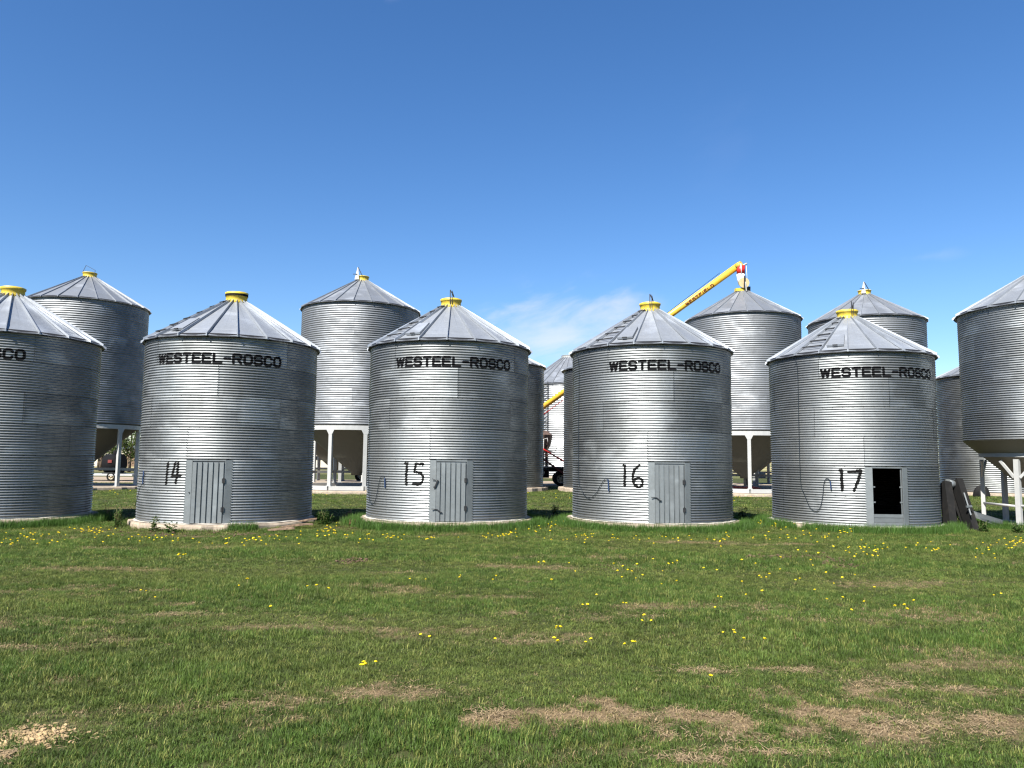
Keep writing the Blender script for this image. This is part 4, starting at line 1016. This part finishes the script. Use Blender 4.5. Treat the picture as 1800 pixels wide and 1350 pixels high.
# ------------------------------------------------------------------ far scenery: trees, sheds
def tree(loc, h, label, seed, spread=0.34, group='trees beyond the yard'):
    r2 = random.Random(seed); t = empty('tree', (loc[0], loc[1], 0), 0, label, 'tree', group)
    b = MB(); tips = []
    th_ = h * .32
    b.tube([(0, 0, -.1), (.05 * h * .1, 0, th_ * .5), (.02 * h, .01 * h, th_)], [h * .03, h * .024, h * .018], 8)
    for k in range(9):
        a = k * 2.4 + r2.random(); z0 = th_ * r2.uniform(.6, 1.0); L_ = h * spread * r2.uniform(.6, 1.1)
        p1 = Vector((math.cos(a) * L_ * .5, math.sin(a) * L_ * .5, z0 + L_ * .5)); p2 = Vector((math.cos(a) * L_, math.sin(a) * L_, z0 + L_ * r2.uniform(.7, 1.5)))
        b.tube([(0.01 * h, 0, z0), p1, p2], [h * .012, h * .008, h * .003], 5); tips += [p1, p2]
    b.tube([(.02 * h, .01 * h, th_), (0, 0, h * .75)], [h * .018, h * .004], 6)
    b.build('trunk', M['bark'], t)
    n = 5200; vs = np.zeros((n * 4, 3)); cl = []
    for k in range(46):
        a = r2.uniform(0, 6.28); zz = r2.uniform(.26, 1.0); rr = h * spread * math.sqrt(max(0, 1 - ((zz - .55) / .52) ** 2)) * r2.uniform(.3, 1.0)
        cl.append((math.cos(a) * rr, math.sin(a) * rr, h * zz, h * r2.uniform(.05, .10)))
    cl = np.array(cl); g = np.random.default_rng(seed); idx = g.integers(0, len(cl), n)
    c = cl[idx, :3] + g.normal(size=(n, 3)) * cl[idx, 3:4] * .75
    s_ = h * .014 * g.uniform(.6, 1.4, n)[:, None]
    u = g.normal(size=(n, 3)); u /= np.linalg.norm(u, axis=1)[:, None]; w = np.cross(u, g.normal(size=(n, 3))); w /= np.linalg.norm(w, axis=1)[:, None]
    vs = np.stack([c - u * s_, c + w * s_ * .6, c + u * s_, c - w * s_ * .6], 1).reshape(-1, 3)
    me = bpy.data.meshes.new('crown'); me.from_pydata(vs.tolist(), [], np.arange(n * 4).reshape(n, 4).tolist()); me.update()
    mesh_obj('crown', me, t, M['treeleaf'])
for i, (x, y, h, lab) in enumerate(((-38.5, 78, 6.2, 'bushy tree beyond the yard, glimpsed left of bin 14'), (-43.5, 82, 6.5, 'bushy tree beyond the yard behind the black tank'), (-34.0, 84, 5.6, 'low tree beyond the yard, right of the bushy one'), (-48, 90, 6.5, 'far tree at the left end of the row beyond the yard'), (-27, 92, 5.0, 'small far tree beyond the hopper between 14 and 15'))):
    tree((x, y), h, lab, i + 20)
def shed(loc, w, d, h, rh, label, mat='barn'):
    t = empty('shed', (loc[0], loc[1], 0), 0, label, 'shed')
    MB().box((0, 0, h / 2), (w, d, h)).build('wall', M[mat], t)
    q = MB(); x = w / 2 + .2; y = d / 2 + .2
    q.add([(-x, -y, h), (x, -y, h), (x, y, h), (-x, y, h), (-x, 0, h + rh), (x, 0, h + rh)], [(0, 1, 5, 4), (2, 3, 4, 5), (0, 4, 3), (1, 2, 5), (3, 2, 1, 0)]); q.build('roof', M['roof_tall'], t)
    MB().box((w * .15, -d / 2 - .03, h * .35), (w * .22, .06, h * .7)).build('door', M['oldwood'], t)
    MB().box((-w * .25, -d / 2 - .03, h * .6), (w * .12, .06, h * .22)).build('window', M['black'], t)
shed((-26, 125), 16, 8, 2.6, 1.2, 'long cream shed far beyond the yard, seen under the hopper between 14 and 15')
shed((62, 150), 18, 8, 3.0, 1.3, 'pale shed far away under the hopper behind bin 16')
shed((-60, 120), 14, 8, 2.6, 1.2, 'pale shed far away behind the trees at the left')

# ------------------------------------------------------------------ weeds at the foot of the bins
def weed(px, py, h, n, label, seed, mat='leaf', smat='stem', lw=.05, upright=False):
    X, Y = ground_at(px, py); r2 = random.Random(seed); t = empty('weed', (X, Y, 0), 0, label, 'weed')
    sb = MB(); lb = MB()
    for k in range(n):
        a = r2.uniform(0, 6.28); hh = h * r2.uniform(.55, 1); lean = r2.uniform(.05, .45) * hh
        b0 = Vector((r2.uniform(-.08, .08), r2.uniform(-.06, .06), 0)); tip = b0 + Vector((math.cos(a) * lean, math.sin(a) * lean * .6, hh)); mid = (b0 + tip) / 2 + Vector((0, 0, hh * .06))
        sb.tube([b0, mid, tip], [.006, .005, .003], 4)
        for q in range(9):
            tt_ = .15 + .85 * q / 8; p = b0 + (tip - b0) * tt_; an = r2.uniform(0, 6.28); L_ = lw * 2.2 * r2.uniform(.6, 1.2) * (1.15 - .5 * tt_)
            d = Vector((math.cos(an), math.sin(an), r2.uniform(.1, .9 if upright else .6))).normalized(); s_ = d.cross(Vector((0, 0, 1))).normalized() * L_ * (.14 if upright else .26)
            m1 = p + d * L_ * .5 + Vector((0, 0, .01)); e = p + d * L_ - Vector((0, 0, L_ * .25))
            lb.add([p, m1 + s_, e, m1 - s_], [(0, 1, 2, 3)])
    sb.build('stem', M[smat], t); lb.build('leaves', M[mat], t)['kind'] = 'stuff'
weed(272, 936, .42, 7, 'leafy green weed in front of the left side of bin 14', 1)
weed(300, 938, .26, 6, 'shorter dark weed right of the leafy one at bin 14', 2)
weed(207, 928, .50, 16, 'bushy pale green grass clump between the cut-off bin and bin 14', 3, lw=.07, upright=True)
weed(120, 920, .30, 9, 'dry reddish weed at the foot of the cut-off left bin', 4, smat='redstem', mat='redstem', lw=.03)
weed(570, 925, .42, 14, 'dense green weed clump right beside bin 14', 5, lw=.06)
weed(560, 918, .32, 8, 'smaller weed behind the dense clump right of bin 14', 6)
weed(193, 915, .45, 4, 'tall dry brown stalks between the cut-off bin and bin 14', 7, smat='redstem', mat='redstem', lw=.03)
weed(1690, 930, .36, 9, 'leafy weed growing between the rails of the conveyor frame', 8, lw=.06)
weed(1728, 935, .28, 9, 'low weed in front of the metal chute', 9)
weed(1790, 938, .26, 8, 'low weed before the right-hand white leg', 10)
weed(1625, 928, .36, 12, 'tall green weed against the right side of bin 17', 11, upright=True, lw=.07)
weed(1530, 928, .20, 7, 'dry reddish weed below the doorway of bin 17', 12, smat='redstem', mat='redstem', lw=.03)
weed(620, 926, .20, 8, 'dry twiggy weed between bins 14 and 15', 13, smat='redstem', mat='redstem', lw=.03)
weed(1305, 912, .34, 12, 'green weeds in the gap left of the open doorway bin', 14)
weed(975, 905, .34, 14, 'green weeds in the middle gap of the front bin row', 15, upright=True, lw=.06)

# ------------------------------------------------------------------ grass: tufts scattered by geometry nodes from computed points
def tuft_mesh(name, nb, spread, hlo, hhi, wlo, whi, bend, g):
    vs = []; fs = []
    for k in range(nb):
        a = g.uniform(0, 2 * math.pi); r = spread * math.sqrt(g.uniform(0, 1)); x0, y0 = r * math.cos(a), r * math.sin(a)
        h = g.uniform(hlo, hhi); w = g.uniform(wlo, whi); la = g.uniform(0, 2 * math.pi); bn = g.uniform(.1, bend) * h
        dx, dy = math.cos(la), math.sin(la); px_, py_ = -dy * w / 2, dx * w / 2
        b0 = len(vs)
        vs += [(x0 - px_, y0 - py_, -.01), (x0 + px_, y0 + py_, -.01),
               (x0 + dx * bn * .25 - px_ * .9, y0 + dy * bn * .25 - py_ * .9, h * .5), (x0 + dx * bn * .25 + px_ * .9, y0 + dy * bn * .25 + py_ * .9, h * .5),
               (x0 + dx * bn, y0 + dy * bn, h * (1 - .25 * bn / h))]
        fs += [(b0, b0 + 1, b0 + 3, b0 + 2), (b0 + 2, b0 + 3, b0 + 4)]
    me = bpy.data.meshes.new(name); me.from_pydata(vs, [], fs); me.materials.append(M['blade']); me.update(); return me
g = np.random.default_rng(5)
tufts = []
for k in range(5):
    tufts.append(tuft_mesh('tuft_upright', 13, .045, .035, .085, .0028, .005, .8, g))
for k in range(3):
    tufts.append(tuft_mesh('tuft_flat', 15, .06, .012, .04, .003, .005, 2.6, g))
tuft_objs = [bpy.data.objects.new('tuft', m) for m in tufts]      # sources only, not placed in the scene
NV = len(tufts)

def scatter(name, pts, scl, var, tint, sources, rot=None):
    me = bpy.data.meshes.new(name); me.vertices.add(len(pts)); me.vertices.foreach_set('co', pts.astype(np.float32).ravel())
    def attr(nm, typ, arr, key='value'):
        a = me.attributes.new(nm, typ, 'POINT'); a.data.foreach_set(key, arr.ravel())
    attr('scl', 'FLOAT_VECTOR', scl.astype(np.float32), 'vector'); attr('var', 'INT', var.astype(np.int32))
    c4 = np.concatenate([tint, np.ones((len(tint), 1))], 1).astype(np.float32); attr('tint', 'FLOAT_COLOR', c4, 'color')
    if rot is None: rot = np.stack([g.normal(0, .12, len(pts)), g.normal(0, .12, len(pts)), g.uniform(0, 6.283, len(pts))], 1)
    attr('rot', 'FLOAT_VECTOR', rot.astype(np.float32), 'vector'); me.update()
    o = mesh_obj(name, me)
    ng = bpy.data.node_groups.new(name, 'GeometryNodeTree'); ng.interface.new_socket('Geometry', in_out='INPUT', socket_type='NodeSocketGeometry'); ng.interface.new_socket('Geometry', in_out='OUTPUT', socket_type='NodeSocketGeometry')
    N = ng.nodes; K = ng.links
    gi = N.new('NodeGroupInput'); go = N.new('NodeGroupOutput'); mp = N.new('GeometryNodeMeshToPoints'); K.new(gi.outputs[0], mp.inputs[0])
    g2i = N.new('GeometryNodeGeometryToInstance')
    for so_ in reversed(sources):
        oi = N.new('GeometryNodeObjectInfo'); oi.inputs['Object'].default_value = so_; oi.inputs['As Instance'].default_value = True
        K.new(oi.outputs['Geometry'], g2i.inputs[0])
    iop = N.new('GeometryNodeInstanceOnPoints'); K.new(mp.outputs[0], iop.inputs['Points']); K.new(g2i.outputs[0], iop.inputs['Instance']); iop.inputs['Pick Instance'].default_value = True
    def na(nm, dt):
        n_ = N.new('GeometryNodeInputNamedAttribute'); n_.data_type = dt; n_.inputs[0].default_value = nm; return n_.outputs[0]
    K.new(na('var', 'INT'), iop.inputs['Instance Index']); K.new(na('scl', 'FLOAT_VECTOR'), iop.inputs['Scale']); K.new(na('rot', 'FLOAT_VECTOR'), iop.inputs['Rotation'])
    K.new(iop.outputs[0], go.inputs[0])
    md = o.modifiers.new('scatter', 'NODES'); md.node_group = ng
    return tag(o, kind='stuff')

BINS = [(-13.17, 19.95), (-7.39, 20.27), (-1.70, 20.86), (3.82, 21.11), (9.50, 21.55)]
def keep_off(x, y):
    k = np.ones(len(x), bool)
    for bx, by in BINS: k &= np.hypot(x - bx, y - by) > 2.31
    k &= np.hypot(x - 15.3, y - 21.9) > 2.05
    for bx, by, r in ((-7.96, 39.89, 3.4), (12.6, 41.63, 3.4), (19.75, 42.5, 3.4), (-22.35, 40.3, 3.3), (-1.2, 43.6, 3.2), (5.95, 43.4, 3.2), (27.9, 44.2, 3.2)): k &= np.hypot(x - bx, y - by) > r
    return k
def grass_points(y0, y1, dens):
    hw = lambda y: y * .70 + 1.2
    area = (hw(y0) + hw(y1)) * (y1 - y0); n = int(area * dens)
    y = np.sqrt(g.uniform(y0 ** 2, y1 ** 2, n)) if y0 > 0 else g.uniform(y0, y1, n)
    x = g.uniform(-1, 1, n) * hw(y)
    return x, y
def grass_field(name, bands, seedlush=0):
    P_, S_, V_, T_ = [], [], [], []
    for y0, y1, dens, wide in bands:
        x, y = grass_points(y0, y1, dens); k = keep_off(x, y); x, y = x[k], y[k]
        w, so_ = worn(x, y); w = w * (1 - sstep(26, 30, y)); lu = lush(x, y)
        dbin = np.full(len(x), 9.0)
        for bx, by in BINS: dbin = np.minimum(dbin, np.hypot(x - bx, y - by) - 2.3)
        edge = 1 - sstep(0.05, 0.9, dbin)
        keep = g.uniform(0, 1, len(x)) < np.clip(1.0 - w * 0.86, 0.10, 1)
        deadk = (g.uniform(0, 1, len(x)) < np.clip(0.05 + w * 0.85 - .04, 0, .9)) & (so_ < .5)
        sel = keep | deadk; x, y, w, lu, edge, keep, deadk = (q[sel] for q in (x, y, w, lu, edge, keep, deadk))
        n = len(x); mown = 1 - sstep(.2, .75, vnoise(x * .35, y * 1.4 + 3) + 0 * x) * .4
        hgt = (0.56 + 0.48 * lu + 0.9 * edge) * (1 - .55 * w) * g.uniform(.75, 1.25, n) * mown
        hgt = np.where((y > 24), hgt * .8, hgt)
        flat = deadk | (g.uniform(0, 1, n) < .22 + .3 * (1 - lu))
        var = np.where(flat, 5 + g.integers(0, NV - 5, n), g.integers(0, 5, n))
        gk = g.uniform(0, 1, n)[:, None]
        col = (1 - lu[:, None]) * np.array([0.078, 0.096, 0.024]) + lu[:, None] * np.array([0.056, 0.090, 0.018])
        col = col * (0.62 + .66 * gk) * np.array([0.97, 1.0, 0.95]) * (0.62 + 0.85 * fbm(x * 2.3, y * 3.1, 3))[:, None]
        yel = (g.uniform(0, 1, n) < .14)[:, None]
        col = np.where(yel, np.array([0.15, 0.160, 0.045]) * (.8 + .5 * gk), col)
        wn_ = w[:, None] * .7
        col = col * (1 - wn_) + np.array([0.095, 0.085, 0.032]) * wn_
        dead = np.array([0.24, 0.175, 0.10]) * (.55 + .75 * gk)
        col = np.where(deadk[:, None], dead, col)
        P_.append(np.stack([x, y, ground_z(x, y)], 1)); S_.append(np.stack([np.full(n, wide), np.full(n, wide), hgt * (1 + .12 * (wide - 1))], 1)); V_.append(var); T_.append(col)
    return scatter(name, np.concatenate(P_), np.concatenate(S_), np.concatenate(V_), np.concatenate(T_), tuft_objs)
o = grass_field('grass', [(3.0, 7.0, 800, 0.95), (7.0, 12.0, 560, 1.1), (12.0, 20.0, 320, 1.45), (20.0, 26.0, 130, 1.9)])
tag(o, 'short mown grass of the lawn, green with dry tufts', 'grass')
o = grass_field('far_grass', [(26.0, 49.0, 26, 3.4)])
tag(o, 'sunlit grass strip behind the front row of bins', 'grass')
# tall rank grass around the pads
P_ = []; 
for i, (bx, by) in enumerate(BINS + [(15.3, 21.9)]):
    R_ = 2.33 if i < 5 else 2.1
    n = 3800; a = g.uniform(-2.2, 2.2, n); r = R_ + np.abs(g.normal(0, .16, n))
    x = bx + r * np.sin(a); y = by - r * np.cos(a)
    dens = vnoise(x * 1.6 + 9, y * 1.6); thr = (.15, .50, .03, .02, .10, .3)[i]
    if i == 1: dens = np.where(x < bx + .9, dens * .55, dens)
    k = dens > thr
    P_.append(np.stack([x[k], y[k]], 1))
P_ = np.concatenate(P_); n = len(P_); gk = g.uniform(0, 1, n)[:, None]
hs_ = g.uniform(1.3, 3.9, n)
tall_t = [bpy.data.objects.new('tall_tuft', tuft_mesh('tall_tuft', 11, .05, .04, .085, .0028, .0045, .55, g)) for _ in range(4)]
tn = np.array([0.045, 0.09, 0.017]) * (.7 + .7 * gk)
o = scatter('tall_grass', np.stack([P_[:, 0], P_[:, 1], np.zeros(n)], 1), np.stack([np.full(n, 1.6), np.full(n, 1.6), hs_], 1), g.integers(0, 4, n), tn, tall_t)
tag(o, 'taller unmown grass fringing the concrete pads of the bins', 'grass')

# ------------------------------------------------------------------ dandelions
def dandelion_mesh(seed):
    r2 = random.Random(seed); h = r2.uniform(.06, .11)
    st = MB().tube([(0, 0, 0), (.008, 0, h * .6), (0.004, .004, h)], [.0035, .003, .003], 4)
    fl = MB(); n = 12; vs = [(0, 0, h + .014)]
    for k in range(n):
        a = 2 * math.pi * k / n; r = .0168 * (1 if k % 2 else .82)
        vs.append((r * math.cos(a), r * math.sin(a), h + .004 + r2.uniform(-.002, .004)))
    vs.append((0, 0, h - .006))
    fl.add(vs, [(0, k + 1, (k + 1) % n + 1) for k in range(n)] + [(n + 1, (k + 1) % n + 1, k + 1) for k in range(n)])
    me = st.mesh('dandelion'); b = MB(); b.v = list(st.v); b.f = list(st.f); b.sm = list(st.sm); nb = len(st.f); b.add(fl.v, fl.f)
    me = b.mesh('dandelion'); me.materials.append(M['stem']); me.materials.append(M['petal'])
    for i, p in enumerate(me.polygons): p.material_index = 1 if i >= nb else 0
    return me
DM = [dandelion_mesh(k) for k in range(6)]
spots = []
def cl(px, py, sx, sy, n, where):
    for _ in range(n): spots.append((rnd.gauss(px, sx), rnd.gauss(py, sy), where))
W = ['before the cut-off left bin', 'before the bin with the black banded cap', 'before the bin whose door has two latches', 'before the bin with one bent door latch', 'before the bin with the open doorway', 'in the middle of the lawn', 'in the foreground lawn', 'at the right edge before the white legs', 'in the gap left of the open doorway bin', 'in the middle gap of the bin row']
cl(150, 930, 22, 4, 16, W[0]); cl(180, 937, 20, 4, 12, W[0]); cl(60, 942, 45, 8, 16, W[0]); cl(15, 955, 14, 4, 7, W[0]); cl(100, 953, 40, 6, 10, W[0])
cl(250, 945, 45, 4, 14, W[1]); cl(330, 950, 60, 4, 10, W[1]); cl(320, 980, 8, 1.2, 5, W[1]); cl(455, 950, 11, 1.2, 10, W[1]); cl(420, 958, 30, 4, 7, W[1]); cl(500, 948, 22, 5, 9, W[1]); cl(575, 938, 14, 7, 12, W[1])
cl(590, 930, 12, 5, 8, W[2]); cl(625, 945, 14, 3, 6, W[2]); cl(685, 945, 14, 2.5, 13, W[2]); cl(770, 946, 28, 2.5, 7, W[2]); cl(855, 945, 22, 4, 12, W[2]); cl(895, 938, 16, 5, 9, W[2]); cl(640, 950, 20, 3, 4, W[2])
cl(1005, 948, 16, 4, 6, W[3]); cl(1030, 944, 12, 1.8, 10, W[3]); cl(1120, 945, 60, 6, 10, W[3]); cl(1190, 948, 30, 4, 8, W[3]); cl(1060, 920, 5, 2, 5, W[3]); cl(1020, 912, 10, 4, 9, W[3])
cl(970, 915, 14, 8, 15, W[9]); cl(945, 930, 14, 6, 8, W[9])
cl(1340, 915, 14, 6, 20, W[8]); cl(1375, 925, 16, 5, 10, W[8]); cl(1355, 945, 20, 3, 10, W[8])
cl(1255, 948, 24, 5, 9, W[4]); cl(1450, 942, 28, 5, 18, W[4]); cl(1480, 934, 14, 3, 8, W[4]); cl(1540, 960, 20, 6, 10, W[4]); cl(1520, 970, 22, 4, 12, W[4]); cl(1640, 966, 8, 2, 6, W[4]); cl(1600, 960, 30, 6, 6, W[4]); cl(1430, 965, 40, 8, 8, W[4])
cl(1785, 955, 12, 4, 22, W[7]); cl(1735, 970, 20, 7, 10, W[7])
for px, py in ((945, 990), (952, 991), (958, 987), (1002, 988), (1010, 1005), (970, 1020), (1050, 1043), (811, 1016), (806, 1014), (865, 1018), (870, 1016), (723, 1016), (748, 1019), (1081, 996), (1097, 998), (1105, 1003), (1110, 1006), (1120, 997), (1087, 1008), (1117, 1014), (1127, 1014), (1095, 1016), (1173, 991), (1180, 988), (1186, 990), (1163, 1005), (1162, 1026), (1192, 1019), (1150, 988), (1025, 1062), (1031, 1063), (1092, 1062), (1098, 1064), (1126, 1086), (1137, 1087), (1149, 1090),
               (977, 1101), (983, 1102), (1336, 1010), (1340, 1013), (1346, 1014), (1350, 1012), (1304, 1025), (1398, 1019), (1404, 1018), (1455, 1009), (1461, 1025), (1433, 1035), (1502, 1010), (1482, 1018), (1452, 1052), (1478, 1053), (1524, 1060), (1494, 1071), (1578, 1070), (1592, 1071), (1596, 1070), (1607, 1055), (1748, 1043), (1756, 1041), (1343, 1044), (1314, 1048), (1268, 1051), (1263, 1047), (1258, 1066), (1240, 1000), (1259, 1003), (1374, 999), (1330, 990), (1428, 988), (1427, 992), (1305, 991), (1538, 1034)): spots.append((px, py, W[5]))
for px, py in ((745, 1118), (759, 1121), (869, 1117), (983, 1101), (972, 1129), (981, 1127), (1029, 1123), (1041, 1121), (1102, 1131), (1107, 1127), (1119, 1125), (1273, 1108), (1288, 1110), (1290, 1113), (1304, 1126), (1340, 1130), (1248, 1185), (642, 1168), (660, 1163), (650, 1180), (636, 1176), (482, 1073), (421, 1029), (432, 1023), (433, 1025), (543, 1032), (560, 1035), (574, 1034), (273, 1046), (258, 1040), (249, 1041)): spots.append((px, py, W[6]))
done = []
far = []
for px, py, where in spots:
    X, Y = ground_at(px, py, 0.08)
    if Y < 3: continue
    if any(math.hypot(X - bx, Y - by) < 2.36 for bx, by in BINS) or math.hypot(X - 15.3, Y - 21.9) < 1.8: 
        Y -= 0.6
        if any(math.hypot(X - bx, Y - by) < 2.3 for bx, by in BINS): continue
    done.append((Y, X, where))
done.sort()
for i, (Y, X, where) in enumerate(done):
    s_ = rnd.uniform(.8, 1.25) * (1.0 if Y < 12 else 1.15)
    if i < 300:
        o = mesh_obj('dandelion', DM[i % 6]); tag(o, 'yellow dandelion flower in the grass ' + where, 'dandelion', 'dandelions ' + where)
        o.location = (X, Y, float(ground_z(X, Y))); o.rotation_euler = (rnd.uniform(-.35, .25), rnd.uniform(-.3, .3), rnd.uniform(0, 6.28)); o.scale = (s_,) * 3
    else: far.append((X, Y, s_))
if far:
    b = MB(); mi = []
    for k, (X, Y, s_) in enumerate(far):
        me = DM[k % 6]; b.add([(X + v.co.x * s_, Y + v.co.y * s_, v.co.z * s_) for v in me.vertices], [tuple(p.vertices) for p in me.polygons]); mi += [p.material_index for p in me.polygons]
    me = b.mesh('dandelion_drift'); me.materials.append(M['stem']); me.materials.append(M['petal'])
    if len(mi) == len(me.polygons): me.polygons.foreach_set('material_index', mi)
    tag(mesh_obj('dandelion_drift', me), 'the many farther yellow dandelions along the foot of the bins', 'dandelions', kind='stuff')
# dandelions beyond the front row
b = MB()
for k in range(70):
    X = rnd.choice((-15.5, -6.5, 1.2, 9.6, 14)) + rnd.gauss(0, 1.6); Y = rnd.uniform(31, 37.5); s_ = 1.6
    me = DM[k % 6]; b.add([(X + v.co.x * s_, Y + v.co.y * s_, v.co.z * s_ + .05) for v in me.vertices], [tuple(p.vertices) for p in me.polygons if p.material_index == 1])
tag(b.build('far_dandelions', M['petal']), 'tiny far dandelions on the strip behind the front bins', 'dandelions', kind='stuff')

# ------------------------------------------------------------------ wood chips bottom left, straw litter, clods
def litter(name, n, where, size, mat, label, cat, flat=.25):
    b = MB()
    for k in range(n):
        X, Y = where(); a = rnd.uniform(0, 6.28); s_ = rnd.uniform(.6, 1.4) * size; w = s_ * rnd.uniform(.3, .6); t_ = rnd.uniform(-.5, .5)
        m_ = Matrix.Rotation(a, 3, 'Z') @ Matrix.Rotation(t_, 3, 'Y') @ Matrix.Rotation(rnd.uniform(-.5, .5), 3, 'X')
        b.box((X, Y, float(ground_z(X, Y)) + size * flat + rnd.uniform(0, size * .6)), (s_, w, w * .45), m_, taper=rnd.uniform(.6, .95))
    return tag(b.build(name, mat), label, cat, kind='stuff')
def chip_at():
    while True:
        px, py = (rnd.gauss(62, 34), rnd.gauss(1298, 8)) if rnd.random() < .85 else (rnd.gauss(5, 12), rnd.gauss(1330, 10))
        X, Y = ground_at(px, py)
        if Y > 3: return X, Y
litter('wood_chips', 420, chip_at, .024, M['woodchip'], 'scattered pale wood chips in the near left corner of the lawn', 'wood chips')
def straw_at():
    while True:
        w_ = rnd.choice(WORN)
        if w_[5] == 1 or w_[4] < .5: continue
        return w_[0] + rnd.gauss(0, w_[2] * .5), w_[1] + rnd.gauss(0, w_[3] * .5)
b = MB()
for k in range(4200):
    X, Y = straw_at()
    if Y < 3 or Y > 16: continue
    a = rnd.uniform(0, 6.28); L_ = rnd.uniform(.02, .07); w = .0022; dx, dy = math.cos(a) * L_ / 2, math.sin(a) * L_ / 2; z = float(ground_z(X, Y)) + rnd.uniform(.004, .02); dz = rnd.uniform(-.006, .012)
    qx, qy = -math.sin(a) * w, math.cos(a) * w
    b.add([(X - dx - qx, Y - dy - qy, z), (X + dx - qx, Y + dy - qy, z + dz), (X + dx + qx, Y + dy + qy, z + dz), (X - dx + qx, Y - dy + qy, z)], [(0, 1, 2, 3)])
tag(b.build('straw_litter', M['straw']), 'dry straw lying on the worn patches of the lawn', 'straw', kind='stuff')
def clod_at():
    w_ = rnd.choice([q for q in WORN if q[5] == 1]); return w_[0] + rnd.gauss(0, w_[2] * .5), w_[1] + rnd.gauss(0, w_[3] * .5)
litter('soil_clods', 500, clod_at, .05, M['soil'], 'dark clods of earth on the bare soil spots', 'soil')
print('objects', len(bpy.data.objects), 'tris', sum(len(m.polygons) for m in bpy.data.meshes))
